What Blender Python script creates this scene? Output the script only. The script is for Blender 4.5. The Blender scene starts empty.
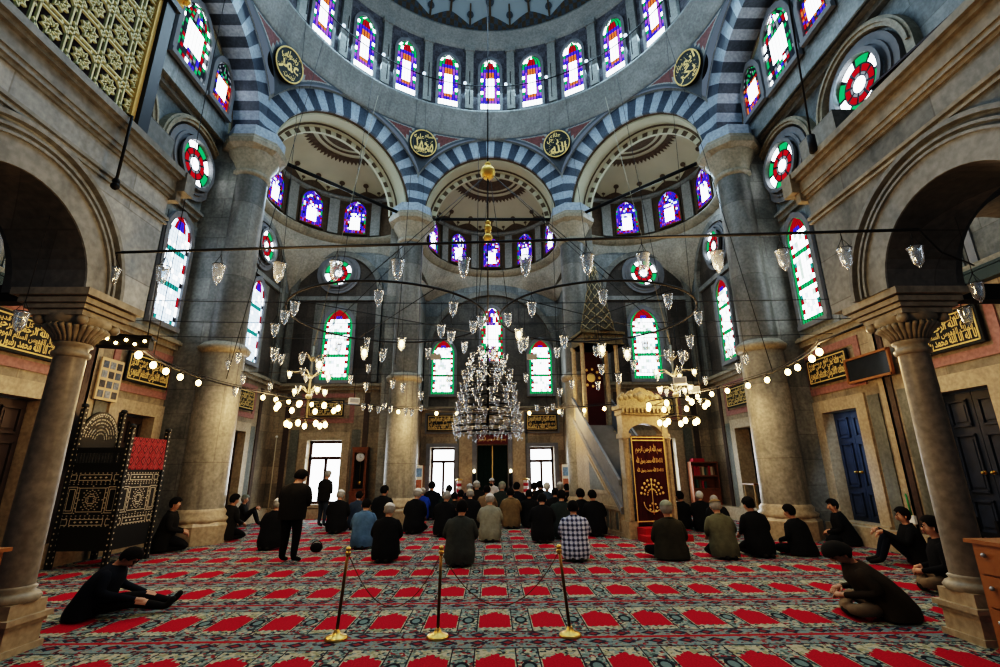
import bpy, bmesh, math, random
from mathutils import Vector, Matrix
PI = math.pi
rnd = random.Random(7)
S = bpy.context.scene
COL = S.collection
sin, cos = math.sin, math.cos

# ------------------------------------------------------------------ camera
CAM_Z = 1.65
F = 475.0
PITCH = math.atan(137 / F)
cd = bpy.data.cameras.new('camera'); cam = bpy.data.objects.new('camera', cd); COL.objects.link(cam)
cd.sensor_width = 36.0; cd.lens = 36.0 * F / 1000; cd.clip_start = 0.05; cd.clip_end = 200
ROT = Matrix.Rotation(math.radians(-1.0), 3, 'Z') @ Matrix.Rotation(PI / 2 + PITCH, 3, 'X') @ Matrix.Rotation(math.radians(-0.45), 3, 'Z')
cam.matrix_world = Matrix.Translation((0, 0, CAM_Z)) @ ROT.to_4x4()
S.camera = cam
CP = Vector((0, 0, CAM_Z))
def ray(x, y): return ROT @ Vector(((x - 500) / F, (333.5 - y) / F, -1))
def at_y(x, y, Y): r = ray(x, y); return CP + r * (Y / r.y)
def at_z(x, y, z=0.0): r = ray(x, y); return CP + r * ((z - CAM_Z) / r.z)
INV = ROT.transposed()
def to_px(p):
    v = INV @ (Vector(p) - CP); return 500 + F * v.x / -v.z
def at_x(x, y, X): r = ray(x, y); return CP + r * (X / r.x)

# ------------------------------------------------------------------ object helpers
def V(*a): return Vector(a)
def props(o, label=None, cat=None, group=None, kind=None):
    if label: o['label'] = label
    if cat: o['category'] = cat
    if group: o['group'] = group
    if kind: o['kind'] = kind
    return o
def empty(name, loc=(0, 0, 0), rz=0.0, label=None, cat=None, group=None, kind=None):
    o = bpy.data.objects.new(name, None); COL.objects.link(o)
    o.empty_display_size = .1
    o.location = loc; o.rotation_euler = (0, 0, rz)
    return props(o, label, cat, group, kind)
def copy_tree(o, parent=None):
    c = o.copy(); COL.objects.link(c); c.parent = parent
    for ch in o.children: copy_tree(ch, c)
    return c

class MB:
    """collects faces, then links them as ONE mesh object"""
    def __init__(s, T=None): s.v = []; s.f = []; s.m = []; s.sm = []; s.T = T
    def add(s, vs, fs, mi=0, smooth=False):
        b = len(s.v)
        for p in vs:
            p = Vector(p)
            s.v.append(s.T @ p if s.T is not None else p)
        for k, f in enumerate(fs):
            s.f.append([b + i for i in f]); s.m.append(mi[k] if isinstance(mi, list) else mi); s.sm.append(smooth)
        return s
    def box(s, c, d, mi=0, rz=0.0):
        x, y, z = d[0] / 2, d[1] / 2, d[2] / 2
        R = Matrix.Rotation(rz, 3, 'Z'); c = Vector(c)
        vs = [c + R @ Vector(p) for p in ((-x, -y, -z), (x, -y, -z), (x, y, -z), (-x, y, -z), (-x, -y, z), (x, -y, z), (x, y, z), (-x, y, z))]
        return s.add(vs, [(0, 3, 2, 1), (4, 5, 6, 7), (0, 1, 5, 4), (1, 2, 6, 5), (2, 3, 7, 6), (3, 0, 4, 7)], mi)
    def quad(s, a, b, c, d, mi=0): return s.add([a, b, c, d], [(0, 1, 2, 3)], mi)
    def poly(s, pts, mi=0): return s.add(pts, [tuple(range(len(pts)))], mi)
    def prism(s, pts, off, mi=0):
        """polygon pts pushed along off"""
        n = len(pts); off = Vector(off)
        vs = [Vector(p) for p in pts] + [Vector(p) + off for p in pts]
        return s.add(vs, [tuple(range(n))[::-1], tuple(range(n, 2 * n))] + [(i, (i + 1) % n, n + (i + 1) % n, n + i) for i in range(n)], mi)
    def lathe(s, prof, c=(0, 0, 0), n=24, a0=0.0, a1=2 * PI, mi=0, smooth=True, sx=1.0, sy=1.0, cap=False):
        full = abs(a1 - a0 - 2 * PI) < 1e-6
        m = n if full else n + 1
        vs = []
        for r, z in prof:
            for k in range(m):
                a = a0 + (a1 - a0) * k / n
                vs.append((c[0] + r * cos(a) * sx, c[1] + r * sin(a) * sy, c[2] + z))
        fs = []
        for i in range(len(prof) - 1):
            for k in range(n):
                k2 = (k + 1) % m
                fs.append((i * m + k, i * m + k2, (i + 1) * m + k2, (i + 1) * m + k))
        s.add(vs, fs, mi, smooth)
        if cap:
            for i in (0, len(prof) - 1):
                s.add([vs[i * m + k] for k in range(m)], [tuple(range(m))], mi)
        return s
    def tube(s, path, r, n=6, mi=0, closed=False, smooth=True):
        P = [Vector(p) for p in path]; L = len(P)
        rr = r if isinstance(r, (list, tuple)) else [r] * L
        up = None; rings = []
        for i in range(L):
            a = P[(i - 1) % L] if (closed or i > 0) else P[i]
            b = P[(i + 1) % L] if (closed or i < L - 1) else P[i]
            t = (b - a).normalized() if (b - a).length > 1e-9 else Vector((0, 0, 1))
            if up is None:
                up = Vector((0, 0, 1)) if abs(t.z) < .9 else Vector((1, 0, 0))
            x = t.cross(up)
            if x.length < 1e-4: up = Vector((1, 0, 0)) if abs(t.x) < .9 else Vector((0, 1, 0)); x = t.cross(up)
            x.normalize(); y = x.cross(t).normalized(); up = y
            rings.append([P[i] + (x * cos(2 * PI * k / n) + y * sin(2 * PI * k / n)) * rr[i] for k in range(n)])
        vs = [p for R_ in rings for p in R_]; fs = []
        for i in range(L if closed else L - 1):
            j = (i + 1) % L
            for k in range(n):
                k2 = (k + 1) % n
                fs.append((i * n + k, i * n + k2, j * n + k2, j * n + k))
        if not closed:
            fs.append(tuple(range(n))[::-1]); fs.append(tuple((L - 1) * n + k for k in range(n)))
        return s.add(vs, fs, mi, smooth)
    def ball(s, c, r, nu=10, nv=7, mi=0, sz=1.0, sx=1.0, sy=1.0):
        prof = [(max(1e-4, r * sin(PI * i / nv)), -r * sz * cos(PI * i / nv)) for i in range(nv + 1)]
        return s.lathe(prof, c, nu, mi=mi, sx=sx, sy=sy)
    def build(s, name, mats, parent=None, label=None, cat=None, group=None, kind=None, origin=None):
        me = bpy.data.meshes.new(name)
        vs = s.v
        if origin is not None: o_ = Vector(origin); vs = [p - o_ for p in vs]
        me.from_pydata([tuple(p) for p in vs], [], s.f)
        for m in (mats if isinstance(mats, (list, tuple)) else [mats]): me.materials.append(m)
        me.polygons.foreach_set('material_index', s.m)
        me.polygons.foreach_set('use_smooth', s.sm)
        me.update()
        o = bpy.data.objects.new(name, me); COL.objects.link(o)
        if origin is not None: o.location = origin
        if parent is not None: o.parent = parent
        return props(o, label, cat, group, kind)

# ------------------------------------------------------------------ materials
class NT:
    def __init__(s, name):
        s.m = bpy.data.materials.new(name); s.m.use_nodes = True; s.t = s.m.node_tree; s.t.nodes.clear()
        s.out = s.t.nodes.new('ShaderNodeOutputMaterial')
    def n(s, typ, ins=None, **kw):
        x = s.t.nodes.new(typ)
        for k, v in kw.items(): setattr(x, k, v)
        for k, v in (ins or {}).items(): s.set(x, k, v)
        return x
    def set(s, x, k, v):
        if isinstance(v, bpy.types.NodeSocket): s.t.links.new(v, x.inputs[k])
        elif isinstance(v, bpy.types.Node): s.t.links.new(v.outputs[0], x.inputs[k])
        else:
            if hasattr(v, '__len__') and len(v) == 3 and x.inputs[k].type == 'RGBA': v = (*v, 1)
            x.inputs[k].default_value = v
    def math(s, op, a, b=None, c=None):
        ins = {0: a}
        if b is not None: ins[1] = b
        if c is not None: ins[2] = c
        return s.n('ShaderNodeMath', ins, operation=op).outputs[0]
    def mix(s, f, a, b, mode='MIX'):
        x = s.n('ShaderNodeMix', None, data_type='RGBA', blend_type=mode)
        s.set(x, 0, f); s.set(x, 6, a); s.set(x, 7, b)
        return x.outputs[2]
    def ramp(s, f, stops, const=False):
        x = s.n('ShaderNodeValToRGB', {0: f}); r = x.color_ramp
        if const: r.interpolation = 'CONSTANT'
        while len(r.elements) < len(stops): r.elements.new(.5)
        for e, (p, c) in zip(r.elements, stops): e.position = p; e.color = (*c, 1)
        return x.outputs[0]
    def xyz(s):
        g = s.n('ShaderNodeTexCoord').outputs['Object']
        x = s.n('ShaderNodeSeparateXYZ', {0: g})
        return g, x.outputs[0], x.outputs[1], x.outputs[2]
    def comb(s, x, y, z=0.0): return s.n('ShaderNodeCombineXYZ', {0: x, 1: y, 2: z}).outputs[0]
    def bsdf(s, color, rough=.5, metal=0.0, bump=None, bstr=.2, **kw):
        b = s.n('ShaderNodeBsdfPrincipled', {'Base Color': color, 'Roughness': rough, 'Metallic': metal, **kw})
        if bump is not None:
            s.set(b, 'Normal', s.n('ShaderNodeBump', {'Strength': bstr, 'Distance': .02, 'Height': bump}))
        s.t.links.new(b.outputs[0], s.out.inputs[0]); return s.m

def plain(name, col, rough=.6, metal=0.0, var=.12, scale=6.0, spec=.4):
    t = NT(name); g, x, y, z = t.xyz()
    nz = t.n('ShaderNodeTexNoise', {'Vector': g, 'Scale': scale, 'Detail': 4.0})
    c = t.mix(t.math('MULTIPLY', nz.outputs[0], 1.0), tuple(max(0, v * (1 - var * 2)) for v in col), tuple(min(1, v * (1 + var)) for v in col))
    return t.bsdf(c, rough, metal, **{'Specular IOR Level': spec})
def glow(name, col, k):
    t = NT(name); e = t.n('ShaderNodeEmission', {'Color': col, 'Strength': k}); t.t.links.new(e.outputs[0], t.out.inputs[0]); return t.m
def marble(name, c1, c2, stain=(.2, .19, .17), bw=1.3, bh=.62, mortar=(.16, .15, .13), rough=.42, blocks=True, st=.55):
    """veined stone, laid in blocks, with grey run-off streaks"""
    t = NT(name); g, x, y, z = t.xyz()
    u = t.math('ADD', x, t.math('MULTIPLY', y, 1.0))
    n1 = t.n('ShaderNodeTexNoise', {'Vector': g, 'Scale': .9, 'Detail': 7.0, 'Roughness': .65, 'Distortion': 1.2})
    n2 = t.n('ShaderNodeTexNoise', {'Vector': t.comb(t.math('MULTIPLY', u, 2.6), t.math('MULTIPLY', z, .35), 0), 'Scale': 1.2, 'Detail': 5.0, 'Roughness': .6})
    n3 = t.n('ShaderNodeTexNoise', {'Vector': g, 'Scale': 14.0, 'Detail': 3.0})
    c = t.mix(t.ramp(n1.outputs[0], [(.32, (0, 0, 0)), (.68, (1, 1, 1))]), c1, c2)
    c = t.mix(t.math('MULTIPLY', t.ramp(n2.outputs[0], [(.5, (0, 0, 0)), (.72, (1, 1, 1))]), st), c, stain)
    c = t.mix(.35, c, t.ramp(n3.outputs[0], [(.35, (.25, .25, .25)), (.65, (1, 1, 1))]), 'MULTIPLY')
    h = n3.outputs[0]
    if blocks:
        b = t.n('ShaderNodeTexBrick', {'Vector': t.comb(u, z, 0), 'Scale': 1.0, 'Mortar Size': .008, 'Mortar Smooth': .2, 'Bias': 0.0,
                                       'Brick Width': bw, 'Row Height': bh, 'Color1': (1, 1, 1), 'Color2': (.5, .53, .56), 'Mortar': (.42, .4, .38)})
        c = t.mix(.75, c, b.outputs[0], 'MULTIPLY'); h = b.outputs[1]
    return t.bsdf(c, rough, 0, **{'Specular IOR Level': .3})

M = {}
M['wall_low'] = marble('beige_marble', (.46, .37, .25), (.27, .225, .165), (.12, .11, .085))
M['wall_mid'] = marble('grey_marble', (.34, .335, .3), (.19, .195, .18), (.085, .09, .085))
M['wall_up'] = marble('blue_grey_marble', (.36, .39, .39), (.2, .225, .23), (.09, .105, .11))
M['slab_green'] = marble('grey_green_marble', (.19, .2, .17), (.13, .135, .12), (.07, .07, .06), blocks=False)
M['slab_tan'] = marble('tan_marble', (.47, .39, .27), (.36, .29, .2), (.2, .16, .11), blocks=False, st=.35)
M['slab_dark'] = marble('dark_red_brown_marble', (.11, .075, .06), (.075, .06, .05), (.05, .045, .04), blocks=False)
M['slab_pink'] = marble('pink_marble', (.36, .2, .17), (.3, .15, .13), (.22, .14, .12), blocks=False)
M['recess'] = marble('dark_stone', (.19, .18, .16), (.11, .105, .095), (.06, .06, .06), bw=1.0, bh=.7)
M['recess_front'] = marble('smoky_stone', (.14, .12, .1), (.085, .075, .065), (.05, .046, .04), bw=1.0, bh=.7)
M['cornice'] = marble('cornice_stone', (.38, .34, .26), (.25, .23, .18), (.12, .11, .09), blocks=False)
M['cornice_blue'] = marble('cool_cornice_stone', (.28, .29, .28), (.2, .21, .2), (.1, .1, .1), blocks=False)
M['pier'] = marble('pier_marble', (.45, .42, .35), (.25, .245, .21), (.1, .1, .09), bw=2.2, bh=1.9, st=.65)
M['pier_up'] = marble('upper_pier_marble', (.27, .26, .23), (.18, .175, .16), (.09, .09, .085), bw=3, bh=2.3, st=.6)
M['column'] = marble('column_marble', (.28, .25, .2), (.18, .165, .14), (.09, .085, .075), blocks=False)
M['gold'] = plain('gold_leaf', (.72, .48, .13), .4, .7)
M['gold_paint'] = plain('gold_paint', (.78, .58, .24), .5, .2)
M['brass'] = plain('brass', (.62, .42, .14), .28, .9)
M['iron'] = plain('black_iron', (.02, .021, .022), .5, .6)
M['wire'] = plain('dark_wire', (.025, .026, .028), .6, .3)
M['black'] = plain('black_ground', (.012, .016, .015), .5)
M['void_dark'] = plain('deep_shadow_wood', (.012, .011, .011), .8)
M['cream'] = plain('cream_plaster', (.47, .45, .34), .8, var=.06, scale=1.5)
M['brown_paint'] = plain('brown_ornament_paint', (.13, .095, .065), .8, var=.3, scale=9)
M['dome_blue'] = plain('pale_blue_plaster', (.36, .42, .45), .8, var=.05, scale=1)
M['vous_w'] = marble('white_voussoir', (.4, .46, .53), (.3, .36, .43), (.17, .2, .24), blocks=False, st=.3)
M['vous_b'] = marble('blue_grey_voussoir', (.085, .11, .14), (.06, .075, .1), (.03, .04, .05), blocks=False)
M['vous_w2'] = marble('white_jamb_block', (.33, .33, .31), (.25, .26, .25), (.15, .15, .15), blocks=False, st=.3)
M['gallery_white'] = marble('cool_white_marble', (.52, .55, .55), (.33, .36, .37), (.16, .18, .19), bw=1.6, bh=.8, st=.45)
M['pendentive'] = marble('pendentive_stone', (.45, .43, .37), (.3, .295, .26), (.17, .165, .15), blocks=False, st=.35)
M['porphyry'] = plain('red_porphyry', (.16, .065, .06), .6, var=.3, scale=12)
M['spandrel'] = plain('dark_slate_band', (.07, .085, .1), .6)
M['lead'] = plain('lead_came', (.03, .035, .05), .7)
M['reveal'] = plain('grey_stone_surround', (.2, .21, .225), .7, var=.15)
M['wood_red'] = plain('red_brown_wood', (.24, .09, .04), .45, var=.25, scale=8)
M['wood_dark'] = plain('dark_window_wood', (.06, .025, .02), .5)
M['wood_tan'] = plain('varnished_wood', (.3, .14, .05), .4, var=.2, scale=8)
M['door_blue'] = plain('blue_lit_door_wood', (.028, .04, .066), .45, var=.3, scale=5)  # blue of the light falling on the doors is put into the wood colour
M['door_brown'] = plain('dark_brown_door_wood', (.045, .03, .025), .5)
M['velvet'] = plain('dark_red_velvet', (.06, .006, .008), .85, var=.2)
M['red_carpet'] = plain('red_step_carpet', (.36, .012, .02), .9)
M['white_paint'] = plain('white_paint', (.75, .75, .72), .4, var=.03)
M['grey_metal'] = plain('grey_metal', (.35, .36, .37), .4, .5)
M['skin'] = plain('skin', (.42, .24, .16), .55, var=.06, scale=20)
M['paper'] = plain('paper', (.75, .72, .65), .8, var=.05)
M['pearl'] = plain('mother_of_pearl', (.62, .57, .45), .35, var=.2, scale=30)
M['ebony'] = plain('ebony_wood', (.012, .013, .012), .45)
M['books'] = [plain('book_cloth_%d' % i, c, .7) for i, c in enumerate([(.4, .03, .05), (.2, .12, .06), (.05, .12, .1), (.5, .42, .3)])]
# glowing daylight glass
G = dict(w=glow('white_daylight_glass', (.9, .96, 1.0), 6.5), r=glow('red_glass', (.6, .01, .03), .8), b=glow('blue_glass', (.07, .05, .95), 1.1),
         g=glow('green_glass', (.02, .62, .2), .75), p=glow('purple_glass', (.4, .14, .95), .95), o=glow('orange_glass', (1.0, .22, .07), 1.0),
         c=glow('pale_blue_glass', (.62, .8, 1.0), 2.6), t=glow('teal_glass', (.05, .5, .45), .7), k=M['lead'],
         d=glow('dim_grey_glass', (.5, .56, .62), .5), y=glow('pale_green_glass', (.7, 1.0, .8), 1.4))
GK = list(G.keys()); GM = [G[k] for k in GK]; GI = {k: i for i, k in enumerate(GK)}
M['bulb'] = glow('warm_bulb', (1.0, .66, .26), 20)
M['bulb_soft'] = glow('warm_lamp_glow', (1.0, .78, .45), 9)
t = NT('clear_glass')
fres = t.n('ShaderNodeLayerWeight', {'Blend': .45})
g1 = t.n('ShaderNodeBsdfGlossy', {'Color': (.95, .97, 1.0), 'Roughness': .12}); g2 = t.n('ShaderNodeBsdfDiffuse', {'Color': (.85, .88, .9)})
df = t.n('ShaderNodeMixShader', {0: .3, 1: g1, 2: g2})
tr = t.n('ShaderNodeBsdfTransparent', {'Color': (.9, .93, .95)})
mx = t.n('ShaderNodeMixShader', {0: t.math('MULTIPLY_ADD', fres.outputs[1], .75, .14), 1: tr, 2: df}); t.t.links.new(mx.outputs[0], t.out.inputs[0])
M['glass'] = t.m

def cloth(name, col, rough=.9):
    t = NT(name); g, x, y, z = t.xyz()
    nz = t.n('ShaderNodeTexNoise', {'Vector': g, 'Scale': 9.0, 'Detail': 5.0, 'Distortion': .6})
    n2 = t.n('ShaderNodeTexNoise', {'Vector': g, 'Scale': 160.0})
    c = t.mix(nz.outputs[0], tuple(v * .6 for v in col), tuple(min(1, v * 1.35) for v in col))
    c = t.mix(.25, c, n2.outputs[0], 'MULTIPLY')
    return t.bsdf(c, rough, 0, bump=nz.outputs[0], bstr=.35, **{'Specular IOR Level': .15})
CL = {}
for k, c in dict(black=(.014, .014, .015), navy=(.012, .016, .026), blue=(.1, .17, .26), green=(.035, .045, .042), olive=(.05, .047, .032), beige=(.27, .26, .2),
                 grey=(.07, .078, .072), tan=(.17, .125, .07), brown=(.045, .032, .02), rust=(.12, .06, .03), white=(.6, .58, .54), darkteal=(.02, .045, .045), khaki=(.2, .15, .1),
                 royal=(.03, .1, .42), jeans=(.05, .07, .1), greybeige=(.24, .235, .19), hair=(.012, .01, .009), greyhair=(.3, .29, .27), hairsilver=(.5, .5, .48), cream=(.5, .44, .34), capgrey=(.22, .24, .2), mossy=(.13, .13, .09), dim=(.022, .02, .017)).items():
    CL[k] = cloth('cloth_' + k, c)
def plaid():
    t = NT('plaid_shirt'); g, x, y, z = t.xyz()
    def stripe(a, per, w): return t.math('LESS_THAN', t.math('FRACT', t.math('DIVIDE', t.math('ADD', a, 5.0), per)), w)
    a = stripe(x, .085, .45); b = stripe(z, .085, .45)
    s = t.math('ADD', t.math('MULTIPLY', a, .5), t.math('MULTIPLY', b, .5))
    l1 = stripe(t.math('ADD', x, .02), .085, .07); l2 = stripe(t.math('ADD', z, .02), .085, .07)
    c = t.ramp(s, [(0, (.55, .58, .66)), (.3, (.15, .17, .26)), (.8, (.025, .03, .055))], True)
    c = t.mix(t.math('MAXIMUM', l1, l2), c, (.4, .42, .5))
    return t.bsdf(c, .9)
CL['plaid'] = plaid()

def carpet_mat():
    t = NT('prayer_carpet_weave'); g, x, y, z = t.xyz()
    A = lambda op, *a: t.math(op, *a)
    px = A('MULTIPLY', A('SUBTRACT', A('FRACT', A('ADD', A('DIVIDE', A('SUBTRACT', x, .02), .6), 100.5)), .5), .6)
    ax = A('ABSOLUTE', px)
    fy = A('MULTIPLY', A('FRACT', A('ADD', A('DIVIDE', A('SUBTRACT', y, 5.54), 1.37), 50.0)), 1.37)
    lt = lambda a, b: A('LESS_THAN', a, b)
    gt = lambda a, b: A('GREATER_THAN', a, b)
    AND = lambda *a: a[0] if len(a) == 1 else A('MULTIPLY', a[0], AND(*a[1:]))
    # mihrab-shaped top edge: three steps
    top = A('ADD', .8, A('ADD', A('MULTIPLY', lt(ax, .14), .035), A('ADD', A('MULTIPLY', lt(ax, .09), .04), A('MULTIPLY', lt(ax, .04), .055))))
    scal = A('MULTIPLY', A('SINE', A('MULTIPLY', px, 95.0)), .012)
    red = AND(lt(ax, .175), gt(fy, A('ADD', .35, scal)), lt(fy, A('ADD', top, scal)))
    hem = AND(lt(ax, .185), gt(fy, .24), lt(fy, 1.06))
    vor = t.n('ShaderNodeTexVoronoi', {'Vector': t.comb(x, y, 0), 'Scale': 30.0})
    vcol = t.n('ShaderNodeSeparateColor', {0: vor.outputs[1]}).outputs[0]
    nz = t.n('ShaderNodeTexNoise', {'Vector': g, 'Scale': 60.0, 'Detail': 2.0}).outputs[0]
    teal, cream_, navy, rd, grn = (.19, .25, .235), (.38, .36, .27), (.04, .052, .065), (.2, .03, .04), (.085, .12, .11)
    field = t.ramp(vcol, [(0, teal), (.38, cream_), (.55, navy), (.7, grn), (.85, rd)], True)
    hemc = t.ramp(vcol, [(0, cream_), (.45, (.25, .25, .16)), (.7, teal), (.85, navy)], True)
    c = t.mix(hem, field, hemc)
    c = t.mix(red, c, t.mix(nz, (.28, .008, .026), (.4, .016, .045)))
    # thin dark outlines beside the niches and medallions between them
    c = t.mix(AND(gt(ax, .188), lt(ax, .2), gt(fy, .2), lt(fy, 1.1)), c, (.03, .03, .04))
    ex = A('SUBTRACT', .3, ax)
    e1 = A('ADD', A('POWER', A('DIVIDE', ex, .07), 2.0), A('POWER', A('DIVIDE', A('SUBTRACT', fy, .62), .13), 2.0))
    e2 = A('ADD', A('POWER', A('DIVIDE', ex, .045), 2.0), A('POWER', A('DIVIDE', A('SUBTRACT', fy, .62), .08), 2.0))
    c = t.mix(lt(e1, 1.0), c, (.02, .025, .035)); c = t.mix(lt(e2, 1.0), c, (.14, .2, .2))
    # horizontal borders with lozenges
    bd = AND(A('MAXIMUM', lt(fy, .21), gt(fy, 1.1)), 1.0)
    c = t.mix(A('MULTIPLY', bd, .7), c, t.ramp(vcol, [(0, (.16, .22, .23)), (.4, (.1, .13, .15)), (.6, (.3, .3, .24)), (.78, (.25, .04, .05)), (.9, (.02, .025, .035))], True))
    bz = A('MINIMUM', A('ABSOLUTE', A('SUBTRACT', fy, .11)), A('ABSOLUTE', A('SUBTRACT', fy, 1.24)))
    qx = A('ABSOLUTE', A('SUBTRACT', A('FRACT', A('ADD', A('DIVIDE', x, .3), 100.0)), .5))
    loz = A('ADD', A('DIVIDE', bz, .075), A('DIVIDE', A('MULTIPLY', qx, .3), .1))
    c = t.mix(lt(loz, 1.0), c, (.03, .035, .055)); c = t.mix(lt(loz, .5), c, (.2, .04, .045))
    for yy, w, cc in ((0.0, .022, (.3, .02, .03)), (1.36, .022, (.3, .02, .03)), (.2, .01, (.03, .03, .04)), (1.09, .01, (.03, .03, .04))):
        c = t.mix(lt(A('ABSOLUTE', A('SUBTRACT', fy, yy)), w), c, cc)
    c = t.mix(.35, c, t.ramp(nz, [(.3, (.35, .35, .35)), (.7, (1, 1, 1))]), 'MULTIPLY')
    return t.bsdf(c, .95, 0, bump=nz, bstr=.3, **{'Specular IOR Level': .08})
M['carpet'] = carpet_mat()
# ================================================================== THE BUILDING
CX, CY = -0.05, 9.85          # axis of the dome
APO = 7.16; HS = 2.97          # octagon: apothem, half side
Z_SPR = 11.6                   # spring line of the eight arches
Zv = Vector((0, 0, 1))

mb = MB(); mb.box((0, 10.5, -.06), (21, 25, .09)); mb.build('floor', M['wall_low'], kind='structure')
mb = MB()
mb.box((0, 9.3, -.006), (16.78, 18.56, .012)); mb.build('carpet', M['carpet'], label='wall-to-wall red and teal prayer carpet with rows of niche shapes', cat='carpet')
mb = MB(); mb.box((0, 20.05, -.006), (6.18, 2.88, .012)); mb.build('carpet', M['red_carpet'], label='plain red carpet on the floor of the deep central recess', cat='carpet')

def zmat(z):
    return 0 if z < 4.85 else (1 if z < 8.7 else 2)
def wall(name, P0, du, nrm, u0, u1, z0, z1, holes, depth=.45, mats=None, reveal='slab_tan', parent=None):
    """a flat wall with rectangular openings and their reveals; du runs along it, nrm points into the room"""
    du, nrm, P0 = Vector(du), Vector(nrm), Vector(P0)
    us = sorted({u0, u1, *[h[0] for h in holes], *[h[1] for h in holes]})
    zs = sorted({z0, z1, *[z for z in (4.85, 8.7) if z0 < z < z1], *[h[2] for h in holes], *[h[3] for h in holes]})
    b = MB(); pt = lambda u, z, d=0: P0 + du * u + Zv * z - nrm * d
    for i in range(len(us) - 1):
        for j in range(len(zs) - 1):
            um, zm = (us[i] + us[i + 1]) / 2, (zs[j] + zs[j + 1]) / 2
            if any(h[0] < um < h[1] and h[2] < zm < h[3] for h in holes): continue
            b.quad(pt(us[i], zs[j]), pt(us[i + 1], zs[j]), pt(us[i + 1], zs[j + 1]), pt(us[i], zs[j + 1]), zmat(zm))
    for h in holes:
        a0, a1, c0, c1 = h[:4]
        for q in ((a0, c0, a0, c1), (a1, c0, a1, c1), (a0, c0, a1, c0), (a0, c1, a1, c1)):
            b.quad(pt(q[0], q[1]), pt(q[2], q[3]), pt(q[2], q[3], depth), pt(q[0], q[1], depth), 3)
    return b.build(name, (mats or [M['wall_low'], M['wall_mid'], M['wall_up']]) + [M[reveal]], parent, kind='structure' if parent is None else None)

SIDE_DOORS = [8.4, 11.42, 15.95]
W = {}
for s, nm in ((-1, 'left'), (1, 'right')):
    holes = [(y - .58, y + .58, .45, 2.98) for y in SIDE_DOORS]
    W[nm] = wall('wall_' + nm, (s * 8.4, 0, 0), (0, 1, 0), (-s, 0, 0), 0, 18.6, 0, 11.4, holes)
    W['front_' + nm] = wall('wall_front_' + nm, (0, 18.6, 0), (s, 0, 0), (0, -1, 0), 3.1, 8.4, 0, 12, [(5.72, 7.02, .5, 2.8)])
    W['apse_' + nm] = wall('wall_apse_' + nm, (s * 3.15, 0, 0), (0, 1, 0), (-s, 0, 0), 17.2, 21.5, 0, 12, [])
W['apse'] = wall('wall_apse_front', (0, 21.5, 0), (1, 0, 0), (0, -1, 0), -3.15, 3.15, 0, 11.2,
                 [(-2.72, -1.63, .5, 2.65), (1.63, 2.72, .5, 2.65), (-.66, .66, 0, 2.72)], .6)

def rect_on(b, P0, du, nrm, u0, u1, z0, z1, d, mi=0):
    """a slab standing d proud of a wall"""
    P0, du, nrm = Vector(P0), Vector(du), Vector(nrm)
    q = [P0 + du * u + Zv * z for u, z in ((u0, z0), (u1, z0), (u1, z1), (u0, z1))]
    b.prism(q, nrm * d, mi)
def frame_on(b, P0, du, nrm, u0, u1, z0, z1, w, d, mi=0):
    rect_on(b, P0, du, nrm, u0 - w, u0, z0, z1 + w, d, mi); rect_on(b, P0, du, nrm, u1, u1 + w, z0, z1 + w, d, mi)
    rect_on(b, P0, du, nrm, u0, u1, z1, z1 + w, d, mi)
def frame4(b, P0, du, nrm, u0, u1, z0, z1, w, d, mi=0):
    frame_on(b, P0, du, nrm, u0, u1, z0, z1, w, d, mi); rect_on(b, P0, du, nrm, u0 - w, u1 + w, z0 - w, z0, d, mi)

def bay_cladding(par, P0, du, nrm, uc, hw, z0, z1, front=False):
    """beige door surround, pink-framed panel above and dark slabs at both sides"""
    b = MB(); frame_on(b, P0, du, nrm, uc - hw, uc + hw, z0, z1, .3, .05); rect_on(b, P0, du, nrm, uc - hw - .3, uc + hw + .3, z0 - .12, z0, .1)
    b.build('door_surround', M['slab_tan'], par)
    b = MB(); frame4(b, P0, du, nrm, uc - .86, uc + .86, 3.62, 4.42, .17, .03); b.build('pink_border', M['slab_pink'], par)
    for sgn in (-1, 1):
        a = uc + sgn * (hw + .52); b = MB(); rect_on(b, P0, du, nrm, a - .16, a + .16, .35, 3.2, .025); b.build('upright_slab', M['slab_green'], par)
        a = uc + sgn * (hw + .86); b = MB(); rect_on(b, P0, du, nrm, a - .1, a + .1, .35, 4.6, .03); b.build('upright_slab', M['slab_dark' if front or sgn > 0 else 'slab_tan'], par)
def string_course(par, P0, du, nrm, u0, u1, z, mat, h=.22, d=.16):
    b = MB(); rect_on(b, P0, du, nrm, u0, u1, z, z + h * .5, d * .5); rect_on(b, P0, du, nrm, u0, u1, z + h * .5, z + h * .8, d); rect_on(b, P0, du, nrm, u0, u1, z + h * .8, z + h, d * .75)
    b.build('string_course', mat, par)
def arc_ring(b, P0, du, nrm, uc, zc, r0, r1, d, a0=0, a1=PI, n=24, mi=0, base=0.0):
    P0, du, nrm = Vector(P0) + Vector(nrm) * base, Vector(du), Vector(nrm)
    pt = lambda r, a, e: P0 + du * (uc + r * cos(a)) + Zv * (zc + r * sin(a)) + nrm * e
    for k in range(n):
        a, c = a0 + (a1 - a0) * k / n, a0 + (a1 - a0) * (k + 1) / n
        vs = [pt(r0, a, 0), pt(r1, a, 0), pt(r1, c, 0), pt(r0, c, 0), pt(r0, a, d), pt(r1, a, d), pt(r1, c, d), pt(r0, c, d)]
        b.add(vs, [(4, 5, 6, 7), (0, 4, 7, 3), (1, 2, 6, 5), (0, 1, 5, 4), (3, 7, 6, 2)], mi)
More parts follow.
